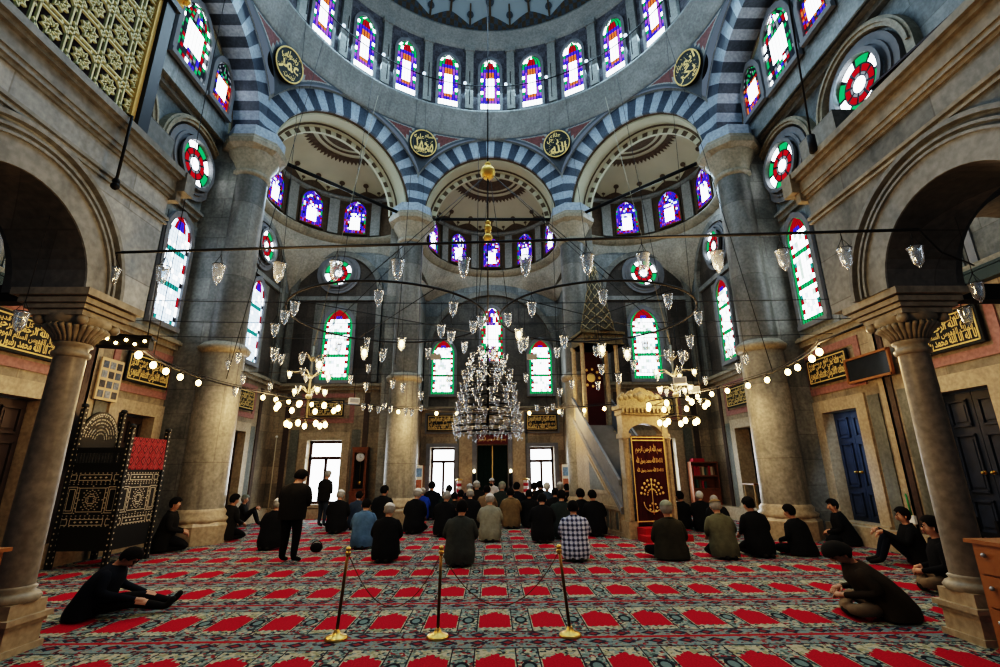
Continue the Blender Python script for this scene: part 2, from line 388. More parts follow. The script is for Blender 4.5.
def arch_poly(P0, du, nrm, uc, hw, z0, zs, off, n=20):
    P0, du, nrm = Vector(P0), Vector(du), Vector(nrm)
    q = [(uc - hw, z0), (uc + hw, z0)] + [(uc + hw * cos(PI * k / n), zs + hw * sin(PI * k / n)) for k in range(n + 1)]
    return [P0 + du * u + Zv * z + nrm * off for u, z in q]

FR = {}
for s, nm in ((-1, 'left'), (1, 'right')):
    side = ((s * 8.4, 0, 0), (0, 1, 0), (-s, 0, 0)); fr = ((0, 18.6, 0), (s, 0, 0), (0, -1, 0)); ap = ((s * 3.15, 0, 0), (0, 1, 0), (-s, 0, 0))
    FR[nm] = side; FR['front_' + nm] = fr
    for y in SIDE_DOORS: bay_cladding(W[nm], *side, y, .58, .45, 2.98)
    bay_cladding(W['front_' + nm], *fr, 6.37, .65, .5, 2.8, True)
    string_course(W[nm], *side, 0, 18.6, 4.75, M['cornice'], .26, .2)
    string_course(W[nm], *side, 5.9, 12.2, 8.5, M['cornice_blue'], .26, .2)
    string_course(W[nm], *side, 5.9, 12.2, 11.1, M['cornice_blue'], .3, .3)
    string_course(W['front_' + nm], *fr, 3.15, 8.4, 4.72, M['cornice'], .26, .2)
    string_course(W['apse_' + nm], *ap, 17.2, 21.5, 4.2, M['cornice'], .22, .16)
    # ledge along the foot of the wall
    b = MB(); rect_on(b, *side, 0, 18.6, 0, .4, .28); b.build('stone_ledge', M['slab_tan'], W[nm])
    b = MB(); rect_on(b, *fr, 3.9, 8.1, 0, .35, .12); b.build('stone_ledge', M['slab_tan'], W['front_' + nm])
    # blind arches with dark recessed fields
    for (wn, pl, uc, hw) in (('front_' + nm, fr, 6.4, 1.66), (nm, side, 15.95, 1.7)):
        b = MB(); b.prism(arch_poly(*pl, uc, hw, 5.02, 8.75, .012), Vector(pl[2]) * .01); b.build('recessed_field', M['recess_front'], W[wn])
        b = MB(); rect_on(b, *pl, uc - .85, uc + .85, 5.02, 8.35, .05); b.build('window_field', M['wall_mid'], W[wn])
        b = MB(); arc_ring(b, *pl, uc, 8.75, hw, hw + .22, .16); rect_on(b, *pl, uc - hw - .22, uc - hw, 5.02, 8.75, .16); rect_on(b, *pl, uc + hw, uc + hw + .22, 5.02, 8.75, .16)
        b.build('blind_arch', M['wall_mid'], W[wn])
        b = MB(); rect_on(b, *pl, uc - hw, uc + hw, 8.42, 8.6, .12); b.build('lintel_band', M['cornice_blue'], W[wn])
        b = MB(); arc_ring(b, *pl, uc, 9.62, .58, .9, .1, 0, 2 * PI, 32); arc_ring(b, *pl, uc, 9.62, .7, .78, .14, 0, 2 * PI, 32); b.build('round_surround', M['reveal'], W[wn])
    for y in (8.55, 11.5):
        b = MB(); arc_ring(b, *side, y, 9.9, .66, 1.02, .12, 0, 2 * PI, 36); arc_ring(b, *side, y, 9.9, .78, .86, .17, 0, 2 * PI, 36); b.build('round_surround', M['reveal'], W[nm])
        b = MB(); arc_ring(b, *side, y, 9.75, 1.2, 1.4, .2); arc_ring(b, *side, y, 9.75, 1.28, 1.34, .25); rect_on(b, *side, y - 1.4, y - 1.2, 8.76, 9.75, .2); rect_on(b, *side, y + 1.2, y + 1.4, 8.76, 9.75, .2)
        b.build('blind_arch', M['cornice'], W[nm])
    for y in (8.4, 11.55):
        b = MB(); rect_on(b, *side, y - .78, y + .78, 5.05, 8.35, .03); b.build('window_field', M['wall_up'], W[nm])
        for q in (-.95, .95):
            b = MB(); rect_on(b, *side, y + q - .07, y + q + .07, 5.05, 8.45, .035); b.build('upright_slab', M['slab_pink' if q > 0 else 'reveal'], W[nm])
# apse: big blind arch, panels and marble bands
apf = ((0, 21.5, 0), (1, 0, 0), (0, -1, 0))
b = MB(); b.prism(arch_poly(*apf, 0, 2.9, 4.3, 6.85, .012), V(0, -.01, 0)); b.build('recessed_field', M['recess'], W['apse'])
b = MB(); arc_ring(b, *apf, 0, 6.85, 2.86, 3.1, .2, n=32); rect_on(b, *apf, -3.1, -2.86, 4.3, 6.85, .2); rect_on(b, *apf, 2.86, 3.1, 4.3, 6.85, .2); b.build('blind_arch', M['wall_mid'], W['apse'])
string_course(W['apse'], *apf, -3.15, 3.15, 4.2, M['cornice'], .22, .16)
for x in (-2.2, 2.2):
    b = MB(); frame_on(b, *apf, x - .54, x + .54, .5, 2.65, .16, .06); b.build('door_surround', M['reveal'], W['apse'])
    b = MB(); frame4(b, *apf, x - .72, x + .72, 3.3, 4.08, .07, .05); b.build('panel_border', M['reveal'], W['apse'])
for x in (-1.15, 1.15):
    b = MB(); rect_on(b, *apf, x - .3, x + .3, .3, 3.3, .04); b.build('upright_slab', M['slab_tan'], W['apse'])
    for e in (-.36, .36):
        b = MB(); rect_on(b, *apf, x + e - .05, x + e + .05, .3, 4.1, .05); b.build('upright_slab', M['slab_green'], W['apse'])
# niche of the mihrab, hung with dark green cloth
mh = empty('mihrab', (0, 21.5, 0), 0, 'tall prayer niche with dark green hangings under a red lettered panel', 'prayer niche')
mb = MB(); mb.box((-.78, 21.44, 1.55), (.2, .14, 3.1)); mb.box((.78, 21.44, 1.55), (.2, .14, 3.1)); mb.box((0, 21.44, 3.2), (1.76, .16, .2)); mb.build('marble_frame', M['reveal'], mh).matrix_parent_inverse = mh.matrix_basis.inverted()
mb = MB()
for k in range(22):
    a, c = -.66 + 1.32 * k / 22, -.66 + 1.32 * (k + 1) / 22
    mb.quad((a, 21.62 + .02 * sin(k * 2), 0), (c, 21.62 + .02 * sin(k * 2 + 2), 0), (c, 21.62 + .02 * sin(k * 2 + 2), 2.72), (a, 21.62 + .02 * sin(k * 2), 2.72))
mb.build('green_hanging', cloth('dark_green_hanging', (.012, .03, .022)), mh).matrix_parent_inverse = mh.matrix_basis.inverted()
mb = MB(); mb.box((0, 21.58, 1.36), (.05, .02, 2.7)); mb.build('gold_braid', M['gold_paint'], mh).matrix_parent_inverse = mh.matrix_basis.inverted()

# ------------------------------------------------------------------ exedrae: pendentive, ring of windows, half dome
def half_dome(name, c, R, mid, span, z0, h, n=36):
    """painted half dome over a ring wall; mid is the outward direction of its middle"""
    a0, a1 = mid - span, mid + span
    root = MB(); prof = [(R * cos(PI / 2 * k / 10), z0 + h * sin(PI / 2 * k / 10)) for k in range(11)]
    root.lathe([(max(r, .001), z) for r, z in prof], (c[0], c[1], 0), n, a0, a1)
    o = root.build(name, M['cream'], kind='structure')
    P = lambda a, th, e=.03: V(c[0] + (R * cos(th) - e) * cos(a), c[1] + (R * cos(th) - e) * sin(a), z0 + (h * sin(th)) - e * .6)
    # brown crown round the foot with finials
    b = MB(); m = 9
    for k in range(m):
        A = a0 + (a1 - a0) * (k + .5) / m; wd = (a1 - a0) / m / 2
        q = 8
        for j in range(q):
            f0, f1 = -1 + 2 * j / q, -1 + 2 * (j + 1) / q
            hh = lambda f: .1 + .2 * max(0, 1 - abs(f) ** 1.6)
            b.quad(P(A + f0 * wd, .0), P(A + f1 * wd, .0), P(A + f1 * wd, hh(f1)), P(A + f0 * wd, hh(f0)))
        b.quad(P(A - .012, .28), P(A + .012, .28), P(A + .012, .5), P(A - .012, .5))
        b.poly([P(A + .045 * cos(x), .46 + .06 * sin(x), .035) for x in [2 * PI * i / 10 for i in range(10)]])
        b.quad(P(A - .006 + wd, .1), P(A + .006 + wd, .1), P(A + .006 + wd, .26), P(A - .006 + wd, .26))
        b.poly([P(A + wd + .03 * cos(x), .24 + .04 * sin(x), .035) for x in [2 * PI * i / 8 for i in range(8)]])
    b.build('crown_painting', M['brown_paint'], o)
    b = MB()
    for lo, hi in ((.98, 1.06), (1.12, 1.16), (1.2, 1.42)):
        for k in range(n): 
            A, B_ = a0 + (a1 - a0) * k / n, a0 + (a1 - a0) * (k + 1) / n
            b.quad(P(A, lo), P(B_, lo), P(B_, hi), P(A, hi))
            if lo < 1: b.add([P(A, lo), P(B_, lo), P((A + B_) / 2, lo - .07)], [(0, 1, 2)])
    b.build('rosette_painting', M['brown_paint'], o)
    return o

def ring_wall(name, c, R, mid, span, z0, z1, mat, n=36):
    b = MB(); b.lathe([(R, z0), (R, z1)], (c[0], c[1], 0), n, mid - span, mid + span); o = b.build(name, mat, kind='structure')
    b = MB(); b.lathe([(R + .02, z0 - .16), (R - .1, z0 - .12), (R - .16, z0 - .02), (R - .24, z0 + .06), (R - .24, z0 + .12), (R - .1, z0 + .16), (R, z0 + .2)], (c[0], c[1], 0), n, mid - span, mid + span); b.build('ring_cornice', M['cornice'], o)
    b = MB(); b.lathe([(R, z1 - .16), (R - .12, z1 - .1), (R - .16, z1 - .02), (R - .08, z1 + .04), (R, z1 + .06)], (c[0], c[1], 0), n, mid - span, mid + span); b.build('ring_cornice', M['cornice_blue'], o)
    return o

EX = {}
for s, nm in ((-1, 'left'), (1, 'right')):
    c = (s * 5.4, 15.6); mid = math.atan2(1, s); R = 3.0
    o = ring_wall('wall_exedra_' + nm, c, R, mid, PI / 2 + .12, 11.1, 13.15, M['brown_paint']); EX[nm] = (c, mid, R, o)
    half_dome('exedra_ceiling', c, R, mid, PI / 2 + .12, 13.15, 1.15)
    # plain pendentive between the ring and the two blind arches
    b = MB(); n = 48; rows = 8; rr = []
    for k in range(n + 1):
        a = mid - PI / 2 + .02 + (PI - .04) * k / n
        dx, dy = cos(a), sin(a)
        tx = (8.38 - abs(c[0])) / max(1e-6, dx * s) if dx * s > 1e-3 else 99; ty = (18.58 - c[1]) / dy if dy > 1e-3 else 99
        d = min(tx, ty, 4.4)
        # foot height: low in the corner, above the arch crowns in the middle of each wall
        u = abs(dy * d) if tx < ty else abs(dx * d)
        zf = 10.62 - 1.9 * min(1, (u / 3.0)) ** 2.2 if d < 4.3 else 8.75
        line = []
        for j in range(rows + 1):
            f = j / rows; r_ = R * 1.0 + (d - R) * (1 - math.sqrt(max(0, 1 - (1 - f) ** 2)) if False else (1 - f) ** 1.5)
            line.append(V(c[0] + dx * r_, c[1] + dy * r_, zf + (11.0 - zf) * f))
        rr.append(line)
    for k in range(n):
        for j in range(rows): b.add([rr[k][j], rr[k + 1][j], rr[k + 1][j + 1], rr[k][j + 1]], [(0, 1, 2, 3)], 0, True)
    b.build('wall_pendentive_' + nm, M['pendentive'], kind='structure')
c = (0, 18.5); mid = PI / 2
AP = ring_wall('wall_apse_ring', c, 3.0, mid, PI / 2 + .25, 10.85, 13.05, M['brown_paint'])
half_dome('apse_ceiling', c, 3.0, mid, PI / 2 + .25, 13.05, 1.3)
b = MB(); n = 40; rr = []
for k in range(n + 1):
    a = PI * k / n; dx, dy = cos(a), sin(a); tx = 3.13 / max(1e-6, abs(dx)); ty = 2.98 / max(1e-6, dy); d = min(tx, ty)
    zf = 10.3 - .9 * min(1, abs(dx * d) / 3.1) ** 2
    rr.append([V(dx * (3.0 + (d - 3.0) * (1 - f) ** 1.5), c[1] + dy * (3.0 + (d - 3.0) * (1 - f) ** 1.5), zf + (10.75 - zf) * f) for f in (0, .25, .5, .75, 1)])
for k in range(n):
    for j in range(4): b.add([rr[k][j], rr[k + 1][j], rr[k + 1][j + 1], rr[k][j + 1]], [(0, 1, 2, 3)], 0, True)
b.build('wall_apse_pendentive', M['pendentive'], kind='structure')
# pale pilasters between the exedra windows
def pilaster(par, c, R, a, z0, z1, w, mat):
    b = MB(); r_ = R - .05; t_ = V(-sin(a), cos(a), 0); p = V(c[0] + r_ * cos(a), c[1] + r_ * sin(a), 0); nn = V(-cos(a), -sin(a), 0)
    b.prism([p + t_ * -w / 2 + Zv * z0, p + t_ * w / 2 + Zv * z0, p + t_ * w / 2 + Zv * z1, p - t_ * w / 2 + Zv * z1], nn * .08)
    b.build('pilaster', mat, par)
for nm in ('left', 'right'):
    c_, m_, R_, o_ = EX[nm]
    for k in (-2, -1, 0, 1, 2, 3):
        a = m_ + math.radians(35 * (k - .5))
        if abs(a - m_) < 1.7: pilaster(o_, c_, R_, a, 11.35, 12.95, .42, M['vous_w2'])
for k in (-1.5, -.5, .5, 1.5): pilaster(AP, (0, 18.5), 3.0, PI / 2 + math.radians(33 * k), 11.1, 12.85, .36, M['vous_w2'])

# ------------------------------------------------------------------ eight-sided core: piers, striped arches, spandrels, drum, dome
def pier(x, y, label):
    o = empty('engaged_pier', (x, y, 0), 0, label, 'pier', 'engaged marble piers under the dome')
    def part(nm, prof, mat, n=28, box=None):
        b = MB(); b.lathe(prof, (0, 0, 0), n, smooth=n > 10, cap=True)
        if n <= 10: b.v = [Matrix.Rotation(PI / 8, 3, 'Z') @ p for p in b.v]
        return b.build(nm, mat, o)
    part('plinth', [(.74, 0), (.74, .42), (.68, .5)], M['slab_tan'], 8)
    part('base_moulding', [(.66, .5), (.69, .58), (.6, .64), (.62, .72), (.55, .8)], M['slab_tan'])
    part('lower_shaft', [(.55, .8), (.53, 4.7)], M['pier'])
    part('ring_moulding', [(.54, 4.7), (.62, 4.76), (.66, 4.86), (.6, 4.92), (.52, 5.0)], M['cornice'])
    part('upper_shaft', [(.48, 5.0), (.46, 10.1)], M['pier_up'])
    part('necking', [(.46, 10.1), (.53, 10.15), (.53, 10.25), (.48, 10.28)], M['cornice'])
    part('capital', [(.48, 10.28), (.54, 10.5), (.68, 10.75), (.72, 10.9)], M['cornice'])
    part('abacus', [(.74, 10.85), (.9, 10.95), (.93, 11.1), (.86, 11.16), (.86, 11.24)], M['cornice'], 8)
    part('impost', [(.8, 11.24), (.8, Z_SPR)], M['vous_w'], 8)
    return o
pier(-7.3, 12.7, 'stout round marble pier beside the inlaid preacher seat')
pier(7.4, 12.6, 'stout round marble pier beside the half open blue-lit shutters')
pier(-3.15, 16.95, 'round marble pier standing next to the tall red wooden clock')
pier(3.15, 16.95, 'round marble pier standing behind the carved pulpit stair')
for s, nm in ((-1, 'left'), (1, 'right')):
    b = MB(); b.box((s * 7.95, 12.75, 5.75), (.9, .9, 11.5)); b.build('wall_pier_' + nm, M['wall_mid'], kind='structure')
    b = MB(); b.box((s * 3.6, 17.85, 5.75), (.8, 1.55, 11.5)); b.build('wall_front_pier_' + nm, M['wall_mid'], kind='structure')

def face_frame(phi):
    n = V(cos(phi), sin(phi), 0); sdir = V(-sin(phi), cos(phi), 0); return V(CX, CY, 0) + n * APO, sdir, n
RI, RO, TH = 2.66, 3.42, .82
def ext_r(a):          # outer radius clipped to the side of the octagon
    return min(RO, HS / max(1e-6, abs(cos(a))))
def striped_arch(phi, label, nv=29):
    O, s_, n_ = face_frame(phi); pt = lambda r, a, d: O + s_ * (r * cos(a)) + Zv * (Z_SPR + r * sin(a)) + n_ * d
    root = empty('striped_arch', tuple(O + Zv * Z_SPR), 0, label, 'arch', 'striped marble arches under the dome')
    b = MB(); sub = 3; dS = .12 if abs(sin(phi)) > .1 else 1.0
    for k in range(nv):
        for j in range(sub):
            a, c = PI * (k + j / sub) / nv, PI * (k + (j + 1) / sub) / nv
            mi = k % 2; ra, rc = ext_r(a), ext_r(c)
            b.quad(pt(RI, a, 0), pt(ra, a, 0), pt(rc, c, 0), pt(RI, c, 0), mi)
            b.quad(pt(RI, a, 0), pt(RI, c, 0), pt(RI, c, TH * dS), pt(RI, a, TH * dS), mi)
    b.build('voussoirs', [M['vous_w'], M['vous_b']], root, origin=tuple(O + Zv * Z_SPR)).location = (0, 0, 0)
    b = MB()
    for k in range(36):
        a, c = PI * k / 36, PI * (k + 1) / 36
        for (r0, r1, d0, d1, mi) in ((RI, RI, TH * dS, TH * (dS + .15), 1), (RI, RI - .06, TH * (dS + .15), TH * (dS + .15), 0), (RI - .06, RI - .06, TH * (dS + .15), TH * (.95 if dS < .5 else 1.16), 0), (RI - .06, RI - .14, TH * .95, TH * .95, 1), (RI - .14, RI - .14, TH * .95, TH * 1.15, 0), (RI - .14, RI - .32, TH * 1.15, TH * 1.15, 0 if dS > .5 else k % 2), (RI - .32, RI - .32, TH * 1.15, TH * 1.3, 0), (RI - .32, RI + .6, TH * 1.3, TH * 1.3, 0)):
            b.quad(pt(r0, a, d0), pt(r0, c, d0), pt(r1, c, d1), pt(r1, a, d1), mi)
    b.build('painted_soffit', [M['cream'], M['brown_paint']], root, origin=tuple(O + Zv * Z_SPR)).location = (0, 0, 0)
    b = MB()
    for k in range(60):
        a, c = PI * k / 60, PI * (k + 1) / 60
        if ext_r(a) < RO and ext_r(c) < RO: continue
        b.quad(pt(RO - .03, a, -.03), pt(RO + .06, a, -.03), pt(RO + .06, c, -.03), pt(RO - .03, c, -.03))
    b.build('outer_fillet', M['vous_w2'], root, origin=tuple(O + Zv * Z_SPR)).location = (0, 0, 0)
striped_arch(PI / 2, 'blue and white striped arch over the deep central recess')
striped_arch(PI * .75, 'blue and white striped arch over the corner behind the preacher seat')
striped_arch(PI * .25, 'blue and white striped arch over the corner with the pulpit')
striped_arch(PI, 'striped side arch above the gilded lattice gallery')
striped_arch(0, 'striped side arch above the gallery with the dark balustrade')

Z_C = 15.05
def spandrel(phi, i):
    """concave surface between an arch and the drum cornice; dark bands round red triangles"""
    b = MB(); na = 56; nz = 40
    def P(th, z):
        t_ = min(1, max(0, (z - 12.9) / (Z_C - 12.9))); ro = APO / cos(th); r = ro + (7.04 - ro) * t_ ** .8
        return V(CX + r * cos(phi + th), CY + r * sin(phi + th), z)
    tt = [-PI / 8 + PI / 4 * k / na for k in range(na + 1)]
    def ze(th):
        s_ = APO * math.tan(th); return Z_SPR + math.sqrt(max(0, (RO + .02) ** 2 - min(s_ * s_, HS * HS)))
    rc = 14.4
    for k in range(na):
        for j in range(nz):
            q = []
            for th, jj in ((tt[k], j), (tt[k + 1], j), (tt[k + 1], j + 1), (tt[k], j + 1)):
                z0 = min(ze(th), Z_C - .02); q.append((th, z0 + (Z_C - z0) * jj / nz))
            th = sum(x[0] for x in q) / 4; z = sum(x[1] for x in q) / 4
            s_ = abs(APO * math.tan(th)); dist_arch = math.hypot(s_, z - Z_SPR) - RO
            dc = math.hypot((PI / 8 - abs(th)) * 7.4, z - rc)
            dlow = (PI / 8 - abs(th)) * 7.3
            m = 0
            ok = dist_arch > .11 and Z_C - z > .08 and dc > .67 and dlow > .06
            edge = dist_arch < .15 or Z_C - z < .12 or dc < .71
            if ok: m = 2 if edge else 1
            b.add([P(*x) for x in q], [(0, 1, 2, 3)], m, True)
    b.build('wall_spandrel_%d' % i, [M['spandrel'], M['porphyry'], M['vous_w2']], kind='structure')
for i, ph in enumerate((0, PI / 4, PI / 2, PI * .75, PI)): spandrel(ph, i + 1)

# drum
mb = MB(); RD = 6.95
mb.lathe([(7.1, 15.0), (7.0, 15.05), (7.0, 15.14), (6.93, 15.2), (6.92, 15.4), (6.86, 15.46), (6.86, 15.56), (6.8, 15.62), (6.78, 15.8), (6.72, 15.86), (6.71, 15.96), (6.66, 16.0), (6.66, 16.1), (6.95, 16.14)], (CX, CY, 0), 96)
mb.build('drum_cornice', M['cornice_blue'], kind='structure')
mb = MB(); n = 144
for k in range(n):
    a, c = 2 * PI * k / n, 2 * PI * (k + 1) / n
    for j in range(14):
        z0, z1 = 16.1 + 3.84 * j / 14, 16.1 + 3.84 * (j + 1) / 14
        mb.quad(*[V(CX + RD * cos(x), CY + RD * sin(x), z) for x, z in ((a, z0), (c, z0), (c, z1), (a, z1))], mi=(0 if (j + k) % 2 else 1))
DR = mb.build('wall_drum', [plain('drum_ornament_a', (.13, .125, .14), .8, var=.4, scale=14), plain('drum_ornament_b', (.17, .17, .19), .8, var=.4, scale=18)], kind='structure')
mb = MB(); mb.lathe([(6.95, 19.55), (6.84, 19.62), (6.84, 19.75), (6.74, 19.85), (6.74, 20.2), (6.64, 20.26), (6.64, 20.36), (6.95, 20.4)], (CX, CY, 0), 96); mb.build('upper_cornice', M['vous_w2'], DR)
for k in range(-6, 6):
    a = PI / 2 + math.radians(15 * (k + .5)); r_ = RD - .03; t_ = V(-sin(a), cos(a), 0); p = V(CX + r_ * cos(a), CY + r_ * sin(a), 0); nn = V(-cos(a), -sin(a), 0)
    b = MB(); b.prism([p - t_ * .17 + Zv * 16.3, p + t_ * .17 + Zv * 16.3, p + t_ * .17 + Zv * 19.3, p - t_ * .17 + Zv * 19.3], nn * .14)
    b.prism([p - t_ * .22 + Zv * 19.3, p + t_ * .22 + Zv * 19.3, p + t_ * .22 + Zv * 19.5, p - t_ * .22 + Zv * 19.5], nn * .19); b.build('pilaster', M['vous_w2'], DR)
mb = MB(); mb.lathe([(6.95 * cos(PI / 2 * k / 14) + .001, 20.4 + 4.6 * sin(PI / 2 * k / 14)) for k in range(15)], (CX, CY, 0), 72)
DM = mb.build('dome_ceiling', M['dome_blue'], kind='structure')
mb = MB()
def PD(a, th, e=.05): return V(CX + (6.95 * cos(th) - e) * cos(a), CY + (6.95 * cos(th) - e) * sin(a), 20.4 + 4.6 * sin(th) - e * .3)
for k in range(24):
    A = PI / 2 + 2 * PI * k / 24; wd = PI / 24
    if not (-.3 < A - PI / 2 < 1.6 or A > PI * 2 - .2 or True): continue
    for j in range(10):
        f0, f1 = -1 + 2 * j / 10, -1 + 2 * (j + 1) / 10; hh = lambda f: .1 + .11 * max(0, 1 - abs(f) ** 1.4)
        for q in range(3): mb.quad(PD(A + f0 * wd, hh(f0) * q / 3), PD(A + f1 * wd, hh(f1) * q / 3), PD(A + f1 * wd, hh(f1) * (q + 1) / 3), PD(A + f0 * wd, hh(f0) * (q + 1) / 3), mi=(j + q + k) % 2)
    for A2, zb, sc in ((A, .2, 1.0), (A + wd, .1, .8)):
        mb.quad(PD(A2 - .008 * sc, zb), PD(A2 + .008 * sc, zb), PD(A2 + .005, zb + .26 * sc), PD(A2 - .005, zb + .26 * sc))
        mb.poly([PD(A2 + .028 * sc * cos(x), zb + .13 * sc + .045 * sc * sin(x), .07) for x in [2 * PI * i / 12 for i in range(12)]], 1)
mb.build('crown_painting', [M['brown_paint'], plain('slate_ornament_paint', (.1, .12, .14), .8, var=.3, scale=12)], DM)

# tympana of the two side arches
for s, nm in ((-1, 'left'), (1, 'right')):
    b = MB(); b.prism(arch_poly((s * 8.0 + CX, 0, 0), (0, 1, 0), (-s, 0, 0), CY, 2.7, 11.2, Z_SPR, 0), V(s * .05, 0, 0)); b.build('wall_tympanum_' + nm, M['wall_up'], kind='structure')

# ------------------------------------------------------------------ windows
NW = [0]
def outline(w, h, n=14):
    a = min(.62 * w, h * .4); z0 = h - a
    def hw(z):
        if z <= z0: return w / 2
        t_ = min(1, (z - z0) / a); return w / 2 * max(0, 1 - t_ ** 1.9) ** .62
    return hw, z0, a
def window(P, r, nrm, w, h, pat, label, nx=7, ny=14, fw=.1, frame='reveal', lean=0.0):
    """arched stained-glass window: P foot centre, r its right, nrm into the room"""
    P, r, nrm = Vector(P), Vector(r), Vector(nrm); hw, z0, a = outline(w, h)
    NW[0] += 1
    q = lambda u, z, e: P + r * u + Zv * z + nrm * e
    b = MB(); zs = [h * k / 22 for k in range(22)] + [h * .975, h]
    for sg in (-1, 1):
        for i in range(len(zs) - 1):
            a0, a1 = hw(zs[i]), hw(zs[i + 1]); o0, o1 = a0 + fw, a1 + fw
            up0, up1 = fw * max(0, (zs[i] - z0) / a) ** 2, fw * max(0, (zs[i + 1] - z0) / a) ** 2
            if i == len(zs) - 2: o1 = 0; up1 = fw * 1.4
            vs = [q(sg * a0, zs[i], .09), q(sg * o0, zs[i] + up0, .09), q(sg * o1, zs[i + 1] + up1, .09), q(sg * a1, zs[i + 1], .09)]
            vs += [q(sg * a0, zs[i], .0), q(sg * o0, zs[i] + up0, .0), q(sg * o1, zs[i + 1] + up1, .0), q(sg * a1, zs[i + 1], .0)]
            b.add(vs, [(0, 1, 2, 3), (0, 3, 7, 4), (1, 5, 6, 2)])
    b.add([q(-w / 2 - fw, -fw, 0), q(w / 2 + fw, -fw, 0), q(w / 2 + fw, 0, 0), q(-w / 2 - fw, 0, 0), q(-w / 2 - fw, -fw, .12), q(w / 2 + fw, -fw, .12), q(w / 2 + fw, 0, .12), q(-w / 2 - fw, 0, .12)],
          [(4, 5, 6, 7), (0, 4, 7, 3), (1, 2, 6, 5), (3, 7, 6, 2), (0, 1, 5, 4)])
    o = b.build('window_%d' % NW[0], M[frame], label=label, cat='window', kind='structure')
    b = MB(); g = .055
    ys = sorted({k / ny for k in range(ny + 1)})
    for j in range(len(ys) - 1):
        for i in range(nx):
            u0, u1 = -1 + 2 * i / nx, -1 + 2 * (i + 1) / nx; v0, v1 = ys[j], ys[j + 1]
            k = pat((i + .5) * 2 / nx - 1, (v0 + v1) / 2, i, j)
            e = .3 * (1 / nx) if k not in 'wcy' else .12 / nx
            z_a, z_b = h * v0 + .004, h * v1 - .004
            ha, hb = hw(z_a), hw(z_b)
            b.quad(q((u0 + e) * ha, z_a, .03), q((u1 - e) * ha, z_a, .03), q((u1 - e) * hb, z_b, .03), q((u0 + e) * hb, z_b, .03), GI[k])
    zs2 = [h * k / 16 for k in range(17)]
    for i in range(16): b.quad(q(-hw(zs2[i]), zs2[i], .02), q(hw(zs2[i]), zs2[i], .02), q(hw(zs2[i + 1]), zs2[i + 1], .02), q(-hw(zs2[i + 1]), zs2[i + 1], .02), GI['k'])
    b.build('stained_glass', GM, o)
    return o
def round_window(P, r, nrm, R, label, core='w'):
    P, r, nrm = Vector(P), Vector(r), Vector(nrm); NW[0] += 1
    pt = lambda rr, a, e: P + r * (rr * cos(a)) + Zv * (rr * sin(a)) + nrm * e
    b = MB(); n = 32
    for k in range(n):
        a, c = 2 * PI * k / n, 2 * PI * (k + 1) / n
        b.add([pt(R, a, .16), pt(R + .1, a, .16), pt(R + .1, c, .16), pt(R, c, .16), pt(R, a, .02), pt(R, c, .02)], [(0, 1, 2, 3), (0, 3, 5, 4)])
    o = b.build('window_%d' % NW[0], M['reveal'], label=label, cat='window', kind='structure')
    b = MB()
    b.poly([pt(R, 2 * PI * k / n, .02) for k in range(n)], GI['k'])
    b.poly([pt(R * .27, 2 * PI * k / 20, .03) for k in range(20)], GI[core])
    def seg(r0, r1, a, c, key):
        m = 4; b.poly([pt(r0, a + (c - a) * i / m, .03) for i in range(m + 1)] + [pt(r1, c + (a - c) * i / m, .03) for i in range(m + 1)], GI[key])
    for k in range(8):
        a = 2 * PI * k / 8 + PI / 8
        seg(R * .31, R * .4, a + .1, a + PI / 4 - .1, 'd'); seg(R * .43, R * .64, a + .09, a + PI / 4 - .09, 'r')
        seg(R * .7, R * .97, a + .07 - PI / 8, a + PI / 4 - .07 - PI / 8, 'g' if k % 2 else 'w')
    b.build('stained_glass', GM, o)
    return o
rw = random.Random(3)
def p_drum(u, v, i, j):
    if v > .8: return 'r' if abs(u) < .5 and v < .94 else rw.choice('gwg')
    if abs(u) > .72: return 'gwbp'[j % 4] if v > .1 else 'w'
    if v > .72: return 'b' if v > .76 else 'o'
    if abs(u) > .5: return rw.choice('pbp') if v > .12 else 'w'
    if v > .62: return 'o'
    if v < .1: return 'w'
    if v < .2: return rw.choice('bp')
    if v < .27: return 'o'
    return 'w'
def p_ex(u, v, i, j):
    if abs(u) < .48 and .1 < v < .52: return 'w'
    if abs(u) > .8: return rw.choice('rbpgb')
    if v > .52 and abs(u) < .5 and v < .62: return rw.choice('wcpb')
    return rw.choice('bbbpbckr') if v > .1 else rw.choice('bpr')
def p_low(u, v, i, j):
    if abs(u) > .86 or v < .03: return 'g'
    if v > .93: return 'r'
    if v > .86: return 'b' if abs(u) < .3 else 'r'
    if abs(u) > .66: return 'rwwrtwr'[(j * 5 + (3 if u > 0 else 0)) % 7]
    if 7 / 22 < v < 8 / 22 or 14 / 22 < v < 15 / 22: return 'g'
    return rw.choice('wwwwwwwcyw')
def p_lowL(u, v, i, j):
    if abs(u) > .86: return 'rwcrwkc'[(j * 3 + (2 if u > 0 else 0)) % 7]
    if v > .94: return 'r'
    if v > .86: return 'b' if abs(u) < .3 else ('r' if abs(u) < .6 else 'c')
    if 7 / 22 < v < 8 / 22 or 14 / 22 < v < 15 / 22: return 't'
    if v < .05: return 'c' if abs(u) < .6 else 't'
    return rw.choice('cccwc')
def p_high(u, v, i, j):
    if abs(u) < .45 and .25 < v < .68: return 'w'
    if abs(u) > .8: return rw.choice('gkdw')
    if abs(u) > .55: return rw.choice('ggkr')
    return rw.choice('kdgrbdw')
def p_highO(u, v, i, j):
    if abs(u) < .5 and .2 < v < .62: return 'w'
    if v > .66: return rw.choice('kkkdg')
    return rw.choice('oorkb')
